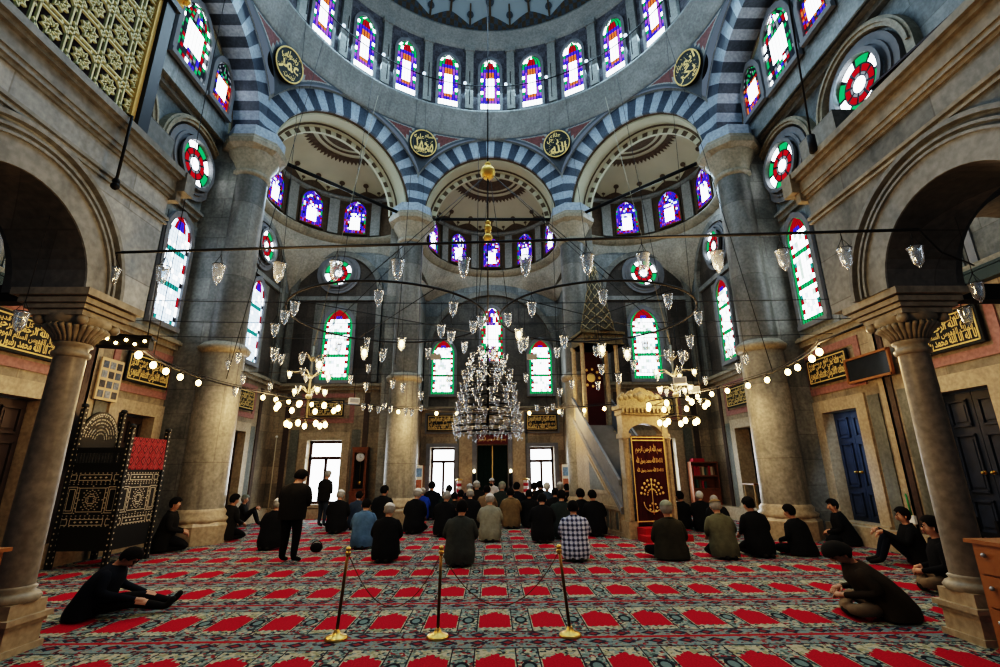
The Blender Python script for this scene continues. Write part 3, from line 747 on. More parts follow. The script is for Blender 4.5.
def p_mid(u, v, i, j):
    if abs(u) > .8: return 'g' if j % 2 else 'r'
    if abs(u) > .6: return rw.choice('rwg')
    if v > .88: return 'b' if abs(u) < .3 else 'r'
    if v > .68: return rw.choice('rprwb')
    if v > .28: return 'w'
    return rw.choice('rorpw')
ORD = ['first', 'second', 'third', 'fourth', 'fifth', 'sixth', 'seventh', 'eighth', 'ninth', 'tenth', 'eleventh', 'twelfth', 'thirteenth', 'fourteenth', 'fifteenth', 'sixteenth', 'seventeenth', 'eighteenth', 'nineteenth', 'twentieth',
       'twenty-first', 'twenty-second', 'twenty-third', 'twenty-fourth', 'twenty-fifth', 'twenty-sixth', 'twenty-seventh', 'twenty-eighth', 'twenty-ninth', 'thirtieth']
for j, k in enumerate(range(4, -5, -1)):
    a = PI / 2 + math.radians(15 * k); nn = V(-cos(a), -sin(a), 0)
    window((CX + 6.9 * cos(a), CY + 6.9 * sin(a), 16.3), (sin(a), -cos(a), 0), nn, .82, 2.65, p_drum, '%s red-topped stained-glass window along the drum, counted from the left' % ORD[j], 7, 16, .12)
sides = {-1: 'left', 1: 'right'}
for s in (-1, 1):
    c_, m_, R_, o_ = EX[sides[s]]
    for j, da in enumerate((-35, 0, 35)):
        a = m_ + math.radians(da); nn = V(-cos(a), -sin(a), 0)
        order = j if s > 0 else 2 - j
        which = ['by the central arch', 'in the middle', 'nearest the side wall'][(2 - j) if s > 0 else j]
        window((c_[0] + 2.95 * cos(a), c_[1] + 2.95 * sin(a), 11.45), (sin(a), -cos(a), 0), nn, .9, 1.55, p_ex, 'blue mottled stained-glass window %s under the %s corner half-dome' % (which, sides[s]), 11, 16, .06, 'brown_paint')
for j, da in enumerate((66, 33, 0, -33, -66)):
    a = PI / 2 + math.radians(da); nn = V(-cos(a), -sin(a), 0)
    window((2.95 * cos(a), 18.5 + 2.95 * sin(a), 11.2), (sin(a), -cos(a), 0), nn, .8, 1.55, p_ex, 'blue mottled window, %s from the left under the central half-dome' % ORD[j], 11, 16, .06, 'brown_paint')
for x, nm in ((-2.26, 'left'), (2.24, 'right')):
    window((x, 21.47, 4.98), (1, 0, 0), (0, -1, 0), 1.05, 2.5, p_low, 'green-edged arched window above the %s door of the central recess' % nm, 11, 22, .12)
window((0, 21.47, 6.5), (1, 0, 0), (0, -1, 0), 1.0, 2.6, p_mid, 'red and purple arched window high in the centre of the recess', 9, 18, .12)
for s in (-1, 1):
    nm = sides[s]; near = 'clock' if s < 0 else 'bookcase'
    window((s * 6.22, 18.53, 5.1), (1, 0, 0), (0, -1, 0), 1.16, 2.9, p_low, 'green-edged arched window high on the front wall above the %s' % near, 11, 22, .14)
    round_window((s * 6.4, 18.5, 9.62), (1, 0, 0), (0, -1, 0), .56, 'round red and green window on the front wall, %s corner' % nm)
    pl = (s * 8.37, s * -1)
    for y, wh in ((8.42, 'seen through the %s gallery arch' % nm), (11.55, 'between the %s gallery and the side pier' % nm), (15.95, 'between the %s side pier and the corner' % nm)):
        window((s * 8.34, y, 5.3), (0, -s, 0), (-s, 0, 0), .9, 2.95, p_low if s > 0 else p_lowL, 'tall arched stained-glass window on the side wall, ' + wh, 9, 22, .13)
    for y, wh in ((8.55, 'partly behind the %s gallery rail' % nm), (11.5, 'beside the %s side pier' % nm)):
        round_window((s * 8.27, y, 9.9), (0, -s, 0), (-s, 0, 0), .64, 'round rosette window of red petals on the side wall, ' + wh)
    round_window((s * 8.28, 15.95, 9.62), (0, -s, 0), (-s, 0, 0), .56, 'round rosette window of red petals high above the far %s side door' % nm)
    for dy, hh, wd, nmm in ((0, 2.05, 1.2, 'tall central'), (1.5, 1.45, .85, 'smaller far'), (-1.5, 1.45, .85, 'smaller near')):
        if dy < 0 and s < 0: continue
        window((s * 7.94 + CX, CY + .35 + dy * .93, 11.85 if dy == 0 else 11.95), (0, -s, 0), (-s, 0, 0), wd, hh, p_high if dy == 0 else p_highO, '%s stained-glass window in the %s side arch' % (nmm, nm), 9, 18, .14)

# ------------------------------------------------------------------ doors
ND = [0]
def bright_door(x, y, z0, z1, w, label):
    """glazed double door with overlight, daylight behind"""
    ND[0] += 1; h = z1 - z0; b = MB()
    for u in (-w / 2 + .04, 0, w / 2 - .04): b.box((x + u, y, z0 + (h * .36 if u == 0 else h / 2)), (.11, .09, h * .72 if u == 0 else h))
    for v in (.04, h * .72, h - .04): b.box((x, y, z0 + v), (w, .09, .12))
    o = b.build('door_%d' % ND[0], M['wood_dark'], label=label, cat='door', kind='structure')
    for u, uw, v0, v1 in ((-w / 4, w / 2 - .1, .08, h * .72 - .04), (w / 4, w / 2 - .1, .08, h * .72 - .04), (0, w - .14, h * .72 + .04, h - .08)):
        b = MB(); b.box((x + u, y + .02, z0 + (v0 + v1) / 2), (uw, .01, v1 - v0)); b.build('bright_pane', G['w'], o)
bright_door(-6.37, 18.95, .5, 2.8, 1.3, 'bright glazed door in the front wall beside the standing clock')
bright_door(6.37, 18.95, .5, 2.8, 1.3, 'bright glazed door in the front wall behind the pulpit')
bright_door(-2.175, 21.98, .5, 2.65, 1.09, 'bright glazed door on the left of the prayer niche')
bright_door(2.175, 21.98, .5, 2.65, 1.09, 'bright glazed door on the right of the prayer niche')
def panel_door(s, y, mat, label, ajar=0.0):
    ND[0] += 1
    x = s * 8.66; o = empty('door_%d' % ND[0], (x, y, .45), 0, label, 'door', None, 'structure')
    for sg in (-1, 1):
        b = MB(); b.box((0, sg * .285, 1.26), (.07, .56, 2.5))
        lf = b.build('door_leaf', mat, o)
        for z0, z1 in ((.12, .62), (.78, 1.75), (1.92, 2.36)):
            b = MB(); c = ((z0 + z1) / 2)
            for dz, dy, hz, hy in ((0, -.17, z1 - z0, .04), (0, .17, z1 - z0, .04), ((z1 - z0) / 2, 0, .04, .38), (-(z1 - z0) / 2, 0, .04, .38)):
                b.box((-s * .05, sg * .285 + dy, c + dz), (.05, hy, hz))
            b.box((-s * .045, sg * .285, c), (.03, .24, (z1 - z0) - .14)); b.build('raised_panel', mat, lf)
        b = MB(); b.lathe([(.035, 0), (.035, .02)], (0, 0, 0), 10, cap=True); b.ball((0, 0, .05), .03, 8, 6)
        b.T = None; hd = b.build('door_handle', M['brass'], o); hd.rotation_euler = (0, -s * PI / 2, 0); hd.location = (-s * .08, sg * .08, 1.1)
    return o
for y, nm in zip(SIDE_DOORS, ('behind the slim right column', 'beside the stout right pier')): panel_door(1, y, M['door_blue'], 'panelled double door coloured as blue-lit in the side wall ' + nm)
for y, nm in zip(SIDE_DOORS, ('behind the slim left column', 'behind the inlaid preacher seat', 'beyond the stout left pier')): panel_door(-1, y, M['door_brown'], 'dark brown panelled double door in the side wall ' + nm)
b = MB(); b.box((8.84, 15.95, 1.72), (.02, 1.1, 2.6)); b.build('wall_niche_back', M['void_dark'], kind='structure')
# ================================================================== galleries and slim columns
def gallery(s, nm):
    """arcade wall of a side gallery: plane x = 4.5, one visible arch, frieze, cornice and end wall"""
    xi, xo = s * 4.5, s * 5.3; YC, ZS, R = 4.1, 3.6, .86
    pl = ((xi, 0, 0), (0, 1, 0), (-s, 0, 0)); zt = 5.32
    b = MB(); n = 24
    for x in (xi, xo):
        for k in range(n):
            a, c = PI * k / n, PI * (k + 1) / n
            b.quad(V(x, YC + R * cos(a), ZS + R * sin(a)), V(x, YC + R * cos(c), ZS + R * sin(c)), V(x, YC + R * cos(c) * 1.0, zt), V(x, YC + R * cos(a) * 1.0, zt))
        b.quad(V(x, YC + R, ZS), V(x, 5.9, ZS), V(x, 5.9, zt), V(x, YC + R, zt)); b.quad(V(x, 1.5, ZS), V(x, YC - R, ZS), V(x, YC - R, zt), V(x, 1.5, zt))
    b.quad(V(xi, YC + R, ZS), V(xi, 5.9, ZS), V(xo, 5.9, ZS), V(xo, YC + R, ZS)); b.quad(V(xi, 5.9, ZS), V(xo, 5.9, ZS), V(xo, 5.9, zt), V(xi, 5.9, zt))
    for k in range(n):
        a, c = PI * k / n, PI * (k + 1) / n
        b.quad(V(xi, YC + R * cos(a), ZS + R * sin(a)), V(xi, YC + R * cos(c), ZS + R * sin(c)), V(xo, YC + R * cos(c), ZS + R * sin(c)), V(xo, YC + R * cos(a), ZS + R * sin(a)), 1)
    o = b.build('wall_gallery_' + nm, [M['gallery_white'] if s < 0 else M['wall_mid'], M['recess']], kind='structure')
    b = MB(); arc_ring(b, *pl, YC, ZS, R, R + .28, .02, n=28)
    for r0, r1, d in ((R + .27, R + .3, .05), (R + .34, R + .37, .05), (R + .43, R + .48, .07)): arc_ring(b, *pl, YC, ZS, r0, r1, d, n=32)
    b.build('archivolt', M['cornice_blue'], o)
    b = MB()
    for z0, z1, d in ((4.93, 4.96, .03), (5.0, 5.04, .04), (5.32, 5.36, .03), (5.36, 5.42, .06), (5.42, 5.6, .08), (5.6, 5.65, .13), (5.65, 5.74, .18)): rect_on(b, *pl, 1.5, 5.9 + d, z0, z1, d)
    for z0, z1, d in ((5.3, 5.44, .1), (5.44, 5.74, .2)): rect_on(b, (0, 5.9, 0), (s, 0, 0), (0, 1, 0), 4.5 - d, 8.4, z0, z1, d)
    b.build('gallery_cornice', M['cornice_blue'] if s < 0 else M['cornice'], o)
    # floor of the gallery and the cross arch towards the side wall
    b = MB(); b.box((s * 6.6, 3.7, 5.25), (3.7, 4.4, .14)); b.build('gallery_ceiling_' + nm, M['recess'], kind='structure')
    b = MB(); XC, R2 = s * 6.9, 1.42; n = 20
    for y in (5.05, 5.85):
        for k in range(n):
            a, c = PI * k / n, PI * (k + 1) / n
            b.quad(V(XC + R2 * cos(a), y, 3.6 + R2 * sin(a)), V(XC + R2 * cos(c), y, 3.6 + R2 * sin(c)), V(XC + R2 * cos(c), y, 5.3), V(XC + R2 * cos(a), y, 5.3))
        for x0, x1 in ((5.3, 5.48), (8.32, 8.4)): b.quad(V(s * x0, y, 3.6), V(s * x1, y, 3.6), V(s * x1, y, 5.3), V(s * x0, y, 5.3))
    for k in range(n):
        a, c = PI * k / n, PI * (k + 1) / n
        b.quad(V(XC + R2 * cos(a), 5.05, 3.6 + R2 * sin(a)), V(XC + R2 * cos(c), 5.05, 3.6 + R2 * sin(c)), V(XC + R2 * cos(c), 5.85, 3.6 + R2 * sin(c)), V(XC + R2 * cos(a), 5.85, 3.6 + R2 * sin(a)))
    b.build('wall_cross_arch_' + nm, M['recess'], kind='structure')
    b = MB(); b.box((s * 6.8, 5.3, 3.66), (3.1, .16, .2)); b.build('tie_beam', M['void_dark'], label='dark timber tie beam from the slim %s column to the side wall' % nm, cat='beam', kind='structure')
    # slim column
    c = empty('gallery_column', (-4.76 if s < 0 else 4.9, 5.3, 0), 0, 'slim marble column on a square pedestal under the %s gallery' % nm, 'column', 'slim columns under the galleries')
    b = MB(); b.box((0, 0, .12), (.4, .4, .24)); b.box((0, 0, .03), (.46, .46, .06)); b.box((0, 0, .26), (.44, .44, .05)); b.box((0, 0, .3), (.5, .5, .05)); b.box((0, 0, .38), (.4, .4, .13)); b.build('pedestal', M['slab_tan'], c)
    b = MB(); b.lathe([(.22, .44), (.24, .48), (.21, .52), (.17, .54), (.19, .57), (.155, .6)], (0, 0, 0), 28, cap=True); b.build('base_moulding', M['cornice'], c)
    b = MB(); b.lathe([(.165, .58), (.162, 1.5), (.145, 2.95)], (0, 0, 0), 28, cap=True); b.build('shaft', M['column'], c)
    b = MB(); b.lathe([(.145, 2.9), (.175, 2.92), (.175, 2.96), (.15, 2.98), (.15, 3.02), (.18, 3.04), (.17, 3.07)], (0, 0, 0), 28, cap=True); b.build('necking', M['gold'] if False else M['cornice'], c)
    b = MB(); n = 28
    for k in range(n):
        a = 2 * PI * k / n; b.tube([(r * cos(a), r * sin(a), z) for r, z in ((.165, 3.07), (.19, 3.14), (.25, 3.21), (.29, 3.24))], [.02, .024, .03, .026], 5)
    b.lathe([(.155, 3.06), (.18, 3.15), (.25, 3.24), (.3, 3.29), (.3, 3.35)], (0, 0, 0), 28, cap=True)
    for sx in (-1, 1):
        for sy in (-1, 1): b.ball((sx * .23, sy * .23, 3.29), .06, 8, 6)
    b.build('capital', M['cornice'], c)
    b = MB()
    for z, d, h in ((3.36, .58, .06), (3.42, .66, .05), (3.48, .74, .06), (3.56, .84, .08)): b.box((s * .02, 0, z), (d, d, h))
    b.build('abacus', M['cornice'], c)
for s, nm in ((-1, 'left'), (1, 'right')): gallery(s, nm)

# gilded lattice screen on the left gallery
lt = empty('lattice_screen', (-4.5, 3.2, 5.74), 0, 'gilded lattice screen of eight-pointed stars on the left gallery', 'lattice screen')
def bar(b, p, q, w=.02, x=0.0, d=.03, mi=0):
    p, q = Vector((x, *p)), Vector((x, *q)); t_ = (q - p).normalized(); nn = V(1, 0, 0).cross(t_) * w / 2
    b.prism([p - nn, q - nn, q + nn, p + nn], V(d, 0, 0), mi)
b = MB(); T = .37
for i in range(-6, 6):
    y0 = i * T - .3
    if y0 < -1.9 or y0 > 1.75: continue
    for k in range(7):
        z0 = .06 + k * T
        for (p, q) in (((y0, z0), (y0, z0 + T)), ((y0 + .06, z0), (y0 + .06, z0 + T)), ((y0, z0), (y0 + T, z0)), ((y0, z0 + .06), (y0 + T, z0 + .06))): bar(b, p, q, .018)
        c0, c1 = y0 + .03 + T / 2, z0 + .03 + T / 2; pts = []
        for m in range(16):
            r = .115 if m % 2 == 0 else .06; a = PI * m / 8 + PI / 8; pts.append((c0 + r * cos(a), c1 + r * sin(a)))
        for m in range(16): bar(b, pts[m], pts[(m + 1) % 16], .013)
        for m in range(8):
            a = PI * m / 4 + PI / 8; bar(b, (c0 + .03 * cos(a), c1 + .03 * sin(a)), (c0 + .085 * cos(a + PI / 8), c1 + .085 * sin(a + PI / 8)), .014)
        bar(b, (y0 - .09, z0 + .03), (y0 + .03, z0 - .09), .016); bar(b, (y0 + .03, z0 + .15), (y0 + .15, z0 + .03), .016)
b.build('star_lattice', plain('pale_gilding', (.74, .76, .5), .55, .0), lt)
b = MB(); b.quad(V(-.06, -2, 0), V(-.06, 1.8, 0), V(-.06, 1.8, 2.8), V(-.06, -2, 2.8)); b.build('dark_backing', plain('dark_plum_backing', (.03, .012, .02), .7), lt)
b = MB(); b.box((.0, 1.78, 1.3), (.12, .06, 2.7)); b.build('gilded_stile', M['gold_paint'], lt)
b = MB(); b.box((.02, 1.9, 1.2), (.18, .17, 2.6)); b.box((.02, 1.9, 2.15), (.26, .26, .1)); b.build('corner_post', plain('blue_black_post', (.02, .03, .045), .4), lt)
b = MB(); b.lathe([(.1, 2.2), (.2, 2.32), (.14, 2.4), (.24, 2.55), (.12, 2.7)], (.03, 1.9, 0), 12)
for k in range(8): b.ball((.03 + .19 * cos(k * PI / 4), 1.9 + .19 * sin(k * PI / 4), 2.35), .07, 8, 6)
b.build('carved_capital', M['gold'], lt)
b = MB(); b.box((-4.7, 5.5, 5.98), (.36, .66, .46)); b.build('wall_parapet_end', M['wall_up'], kind='structure')
hp = empty('hanging_pole', tuple(at_x(115, 186, -4.28)), 0, 'thin dark pole with a knob, hanging below the gilded lattice post', 'pole')
b = MB(); b.tube([(0, 0, .06), (0, .0, .95), (-.12, .02, 1.0)], .015, 8); b.build('rod', M['iron'], hp)
b = MB(); b.ball((0, 0, 0), .045, 10, 8); b.lathe([(.03, .03), (.04, .06), (.02, .1)], (0, 0, 0), 10); b.build('knob', M['iron'], hp)
# dark balustrade of the right gallery
bl = empty('balustrade', (4.9, 2.9, 5.68), .1, 'dark patterned balustrade with red edging on the right gallery', 'balustrade')
t = NT('dark_carved_balustrade'); g_, x_, y_, z_ = t.xyz()
vv = t.n('ShaderNodeTexVoronoi', {'Vector': t.comb(t.math('MULTIPLY', y_, 1.0), z_, 0), 'Scale': 9.0}).outputs[0]
DB = t.bsdf(t.ramp(vv, [(0, (.09, .03, .03)), (.25, (.03, .022, .022)), (.5, (.008, .008, .01))]), .6)
b = MB(); b.box((0, 0, .22), (.1, 3.6, .42)); b.build('panel', DB, bl)
b = MB(); b.box((-.02, 0, .44), (.13, 3.64, .03)); b.box((-.02, 0, .02), (.13, 3.64, .03)); b.build('rail', plain('dark_red_rail', (.03, .008, .01), .5), bl)
b = MB(); b.box((4.68, 5.5, 5.98), (.36, .7, .46)); b.build('wall_parapet_end_right', M['wall_mid'], kind='structure')
b = MB(); b.tube([(4.3, 5.35, 5.7), (4.3, 5.35, 5.95)], .05, 8); b.tube([(4.3, 5.35, 5.9), (4.65, 5.1, 16.1)], .012, 6)
b.build('hoisting_cable', M['wire'], label='dark hoisting cable rising from the end of the right gallery', cat='cable', origin=(4.3, 5.35, 5.7))
# long timber rail under the cornice inside each gallery
for s, nm in ((-1, 'left'), (1, 'right')):
    b = MB(); b.box((s * 8.05, 6.9, 4.66), (.16, 3.4, .18)); b.box((s * 8.0, 6.9, 4.79), (.05, 3.4, .05))
    b.build('timber_rail', plain('dark_green_timber', (.03, .045, .045), .5), label='dark green timber rail along the side wall, seen through the %s gallery arch' % nm, cat='rail', origin=(s * 8.05, 6.9, 4.66))

# iron ties at the springing of the arches
def rod(name, p, q, r, label, cat='tie bar', group=None, mat='iron', n=8):
    b = MB(); b.tube([p, q], r, n); return b.build(name, M[mat], None, label, cat, group, origin=p)
rod('tie_bar', (-6.7, 13.3, 11.25), (-3.6, 16.4, 11.25), .06, 'black iron tie bar under the left corner arch', group='iron tie bars at the arch springings')
rod('tie_bar', (-2.5, 16.9, 11.25), (2.5, 16.9, 11.25), .06, 'black iron tie bar under the central arch', group='iron tie bars at the arch springings')
rod('tie_bar', (3.6, 16.4, 11.25), (6.7, 13.3, 11.25), .06, 'black iron tie bar under the right corner arch', group='iron tie bars at the arch springings')

# ================================================================== writing
AR = {'ا': (0xFE8D, 0xFE8E), 'د': (0xFEA9, 0xFEAA), 'ر': (0xFEAD, 0xFEAE), 'و': (0xFEED, 0xFEEE)}
for ch, c0 in dict(ب=0xFE8F, ح=0xFEA1, س=0xFEB1, ع=0xFEC9, ك=0xFED9, ل=0xFEDD, م=0xFEE1, ن=0xFEE5, ه=0xFEE9, ي=0xFEF1, ج=0xFE9D, ش=0xFEB5, ص=0xFEB9, ق=0xFED5).items(): AR[ch] = (c0, c0 + 1, c0 + 2, c0 + 3)
def shape(s):
    out = []
    for w in s.split(' '):
        if w == 'الله': out.append('\uFDF2'); continue
        g = []
        for i, ch in enumerate(w):
            f = AR[ch]; prev = i > 0 and len(AR[w[i - 1]]) == 4; nxt = i < len(w) - 1 and len(f) == 4
            g.append(chr(f[3] if prev and nxt else f[1] if prev else f[2] if nxt else f[0]))
        out.append(''.join(reversed(g)))
    return ' '.join(reversed(out))
TXT = {}
def text_verts(s, off=.0):
    if (s, off) in TXT: return TXT[s, off]
    cu = bpy.data.curves.new('lettering', 'FONT'); cu.body = shape(s); cu.offset = off; cu.resolution_u = 3
    o = bpy.data.objects.new('lettering', cu); COL.objects.link(o); bpy.context.view_layer.update()
    me = bpy.data.meshes.new_from_object(o.evaluated_get(bpy.context.evaluated_depsgraph_get()))
    vs = [v.co.copy() for v in me.vertices]; fs = [tuple(p.vertices) for p in me.polygons]
    bpy.data.objects.remove(o); bpy.data.curves.remove(cu); bpy.data.meshes.remove(me)
    x0, x1 = min(v.x for v in vs), max(v.x for v in vs); y0, y1 = min(v.y for v in vs), max(v.y for v in vs)
    TXT[s, off] = ([((v.x - x0) / (x1 - x0) - .5, (v.y - y0) / (y1 - y0) - .5) for v in vs], fs, (x1 - x0) / (y1 - y0)); return TXT[s, off]
def write(b, s, P, r, up, nrm, w, h, e=.02, mi=0, off=.012, keep=False):
    vs, fs, ar = text_verts(s, off)
    if keep: w = min(w, h * ar); h = min(h, w / ar)
    P, r, up, nrm = Vector(P), Vector(r), Vector(up), Vector(nrm)
    b.add([P + r * (x * w) + up * (y * h) + nrm * e for x, y in vs], fs, mi)
LINES = ['بسم الله الرحمن الرحيم', 'لا اله الا الله محمد رسول الله', 'ان الله علي كل شي قدير', 'الملك القدوس السلام المومن', 'سبحان الله و بحمده']
for ch in 'لاقشي': assert ch in AR
LI = [0]
def plaque(P, r, nrm, w, h, label, rows=2, mat='gold_paint', slate=False):
    P, r, nrm = Vector(P), Vector(r), Vector(nrm); b = MB(); o = empty('calligraphy_plaque', tuple(P), 0, label, 'calligraphy panel', 'gold-lettered panels over the doors')
    rel = lambda a, z, d: r * a + Zv * z + nrm * d
    q = [rel(-w / 2, -h / 2, 0), rel(w / 2, -h / 2, 0), rel(w / 2, h / 2, 0), rel(-w / 2, h / 2, 0)]; b.prism(q, nrm * .05); b.build('dark_board', M['black'], o)
    b = MB()
    for k in (-1, 1):
        b.prism([rel(-w * .46, k * h * .41 - .012, .05), rel(w * .46, k * h * .41 - .012, .05), rel(w * .46, k * h * .41 + .012, .05), rel(-w * .46, k * h * .41 + .012, .05)], nrm * .012)
        b.prism([rel(k * w * .46 - .012, -h * .41, .05), rel(k * w * .46 + .012, -h * .41, .05), rel(k * w * .46 + .012, h * .41, .05), rel(k * w * .46 - .012, h * .41, .05)], nrm * .012)
    for k in range(rows):
        zz = h * .76 * ((rows - 1) / 2 - k) / rows
        write(b, LINES[LI[0] % 5], rel(0, zz - .03 * h, .055), r, Zv, nrm, w * .88, h * .8 / rows, .004, 0, .03); write(b, LINES[(LI[0] + 2) % 5], rel(0, zz + .1 * h, .055), r, Zv, nrm, w * .84, h * .5 / rows, .006, 0, .02); LI[0] += 1
    b.build('gold_lettering', M[mat], o); return o
for s in (-1, 1):
    n_ = (-s, 0, 0); r_ = (0, -s, 0)
    for y, wh in zip(SIDE_DOORS, ('seen past the slim %s column', 'on the %s wall before the stout pier', 'on the %s wall beyond the stout pier')):
        yy = y if y > 8.5 else 8.3
        plaque((s * 8.33, yy, 4.02), r_, n_, 1.45, .68, 'gold-lettered black panel ' + wh % sides[s])
    plaque((s * 6.4, 18.52, 4.0), (1, 0, 0), (0, -1, 0), 1.35, .62, 'gold-lettered black panel over the %s front door' % sides[s])
    plaque((s * 2.2, 21.44, 3.7), (1, 0, 0), (0, -1, 0), 1.38, .72, 'gold-lettered black panel %s of the prayer niche' % ('left' if s < 0 else 'right'))
mb = MB(); T_ = (0, 21.36, 2.98)
pn = empty('calligraphy_plaque', (0, 21.38, 2.98), 0, 'dark red panel with gold lettering above the prayer niche', 'calligraphy panel')
mb.box((0, -.0, 0), (1.34, .05, .42)); mb.build('red_board', plain('oxblood_board', (.13, .02, .02), .6), pn)
mb = MB(); write(mb, LINES[0], (0, -.03, 0), (1, 0, 0), Zv, (0, -1, 0), 1.2, .26, .004, 0, .012); mb.build('gold_lettering', M['gold_paint'], pn)

def roundel(th, s, lines, label):
    """black disc with gold letters on the corner of the octagon, leaning with the spandrel"""
    z = 14.4; r = 7.1; P = V(CX + r * cos(th), CY + r * sin(th), z)
    nn = V(-cos(th), -sin(th), -.24).normalized(); rt = V(sin(th), -cos(th), 0); up = rt.cross(-nn).normalized()
    if up.z < 0: up = -up
    R = .55; o = empty('calligraphy_roundel', tuple(P), 0, label, 'calligraphy roundel', 'black and gold roundels between the arches')
    f = lambda a, q, e: rt * (q * cos(a)) + up * (q * sin(a)) + nn * e
    b = MB(); n = 40; b.add([f(2 * PI * k / n, R, .06) for k in range(n)] + [f(2 * PI * k / n, R, -.3) for k in range(n)], [tuple(range(n))] + [(k, (k + 1) % n, n + (k + 1) % n, n + k) for k in range(n)]); b.build('black_disc', M['black'], o)
    b = MB(); b.tube([f(2 * PI * k / n, R - .02, .06) for k in range(n)], .025, 6, closed=True); b.build('gold_rim', M['gold_paint'], o)
    b = MB()
    for (tx, dx, dz, w, h) in lines: write(b, tx, rt * dx + up * dz, rt, up, nn, w, h, .07, 0, .02)
    rr_ = random.Random(int(th * 100))
    for k in range(40):
        a, q = rr_.uniform(0, 2 * PI), rr_.uniform(.1, .47); p = f(a, q, .068); b.add([p + rt * .016, p + up * .016, p - rt * .016, p - up * .016], [(0, 1, 2, 3)])
    b.build('gold_lettering', M['gold_paint'], o)
roundel(PI / 2 + PI / 8, 1, [('محمد', .02, -.08, .78, .5), ('عليه', -.2, .22, .4, .26), ('السلام', .2, .3, .36, .2), ('سبحان', -.05, -.34, .4, .16)], 'black and gold roundel on the left of the central arch')
roundel(PI / 2 - PI / 8, 1, [('الله', .06, -.12, .66, .56), ('جل', -.26, .2, .25, .26), ('جلاله', -.02, .34, .42, .2), ('الملك', -.24, -.3, .3, .2)], 'black and gold roundel on the right of the central arch')
roundel(PI - PI / 8, 1, [('عمر', 0, -.1, .76, .44), ('رسول', .0, .28, .5, .26), ('حسن', .1, -.36, .4, .16), ('علي', -.22, .2, .36, .3)], 'black and gold roundel between the left corner arch and the left side arch')
roundel(PI / 8, 1, [('ابو', .16, .2, .5, .36), ('بكر', -.06, -.16, .74, .4), ('صدق', -.24, .22, .3, .24), ('الله', .22, -.34, .24, .2)], 'black and gold roundel between the right corner arch and the right side arch')

# ================================================================== furniture
# --- inlaid preacher seat
ks = empty('preacher_seat', (-7.5, 10.0, 0), 0, 'high black preacher seat inlaid with mother-of-pearl, beside the left wall', 'preacher seat')
def inlay_panel(par, o0, du, nrm, w, h, bands, seed):
    """panel of ebony with pearl dots, strips and a star"""
    o0, du, nrm = Vector(o0), Vector(du), Vector(nrm)
    b = MB(); b.prism([o0, o0 + du * w, o0 + du * w + Zv * h, o0 + Zv * h], nrm * -.05); pn_ = b.build('panel', M['ebony'], par)
    b = MB(); q = lambda u, z: o0 + du * u + Zv * z + nrm * .006
    def dot(u, z, r=.012): b.add([q(u - r * 1.6, z), q(u, z - r), q(u + r * 1.6, z), q(u, z + r)], [(0, 1, 2, 3)])
    def strip(u0, z0, u1, z1, t_=.007):
        d = V(u1 - u0, z1 - z0, 0).normalized(); n_ = V(-d.y, d.x, 0) * t_
        b.add([q(u0 + n_.x, z0 + n_.y), q(u1 + n_.x, z1 + n_.y), q(u1 - n_.x, z1 - n_.y), q(u0 - n_.x, z0 - n_.y)], [(0, 1, 2, 3)])
    def rect(u0, z0, u1, z1):
        for e in ((u0, z0, u1, z0), (u1, z0, u1, z1), (u1, z1, u0, z1), (u0, z1, u0, z0)): strip(*e)
    for z0, z1, kind in bands:
        k = 0; n_ = int(w / .085)
        for zz in (z0, z1):
            for i in range(n_ + 1): dot(w * (i + .5) / (n_ + 1), zz)
        if kind == 'field':
            m = w * .26; rect(m, z0 + .07, w - m, z1 - .07); rect(.04, z0 + .05, m - .05, z1 - .05); rect(w - m + .05, z0 + .05, w - .04, z1 - .05)
            rect(.07, z0 + .09, m - .08, z1 - .09); rect(w - m + .08, z0 + .09, w - .07, z1 - .09)
            rs = random.Random(seed); cx_, cz_ = w / 2, (z0 + z1) / 2
            for i in range(60):
                a = 2 * PI * i / 20; rr_ = (.07, .12, .17)[i % 3] * (1 + .25 * cos(8 * a)); dot(cx_ + rr_ * cos(a), cz_ + rr_ * sin(a) * 1.15, .013)
            for i in range(int((z1 - z0) / .09)):
                for uu in (m - .02, w - m + .02): dot(uu, z0 + .09 * (i + .5), .012)
        elif kind == 'strip':
            zc = (z0 + z1) / 2; rect(w * .2, zc - .05, w * .8, zc + .05); rect(.04, zc - .05, w * .15, zc + .05); rect(w * .85, zc - .05, w - .04, zc + .05)
            for i in range(5): dot(w * (.3 + .1 * i), zc, .02)
        elif kind == 'balusters':
            for i in range(14): strip(w * (i + .5) / 14, z0 + .03, w * (i + .5) / 14, z1 - .03, .003)
    b.build('pearl_inlay', M['pearl'] if kind != 'x' else M['pearl'], pn_)
    return pn_
kb = [(.45, .62, 'strip'), (.66, 1.2, 'field'), (1.24, 1.44, 'strip')]
inlay_panel(ks, (-.5, -.5, .38 - .38), (1, 0, 0), (0, -1, 0), 1.0, 1.5, [(.42, .56, 'strip'), (.6, 1.16, 'field'), (1.2, 1.36, 'strip')], 1)
inlay_panel(ks, (.5, -.5, 0), (0, 1, 0), (1, 0, 0), 1.02, 1.5, [(.42, .56, 'strip'), (.6, 1.16, 'field'), (1.2, 1.36, 'strip')], 2)
bpy.context.view_layer.update()
for ch in list(ks.children): ch.location.z += .42 if False else .3
b = MB(); b.box((0, -.48, 2.08), (1.0, .05, .1)); b.box((0, -.48, 1.82), (1.0, .05, .06))
for i in range(17): b.lathe([(.012, 1.84), (.022, 1.9), (.012, 1.95), (.024, 2.0), (.012, 2.04)], (-.46 + .0575 * i, -.48, 0), 6)
b.build('side_balustrade', M['ebony'], ks)
b = MB(); b.box((.48, 0, 1.84), (.05, 1.0, .06)); b.box((.48, 0, 2.3), (.05, 1.0, .05)); b.build('front_rail', M['ebony'], ks)
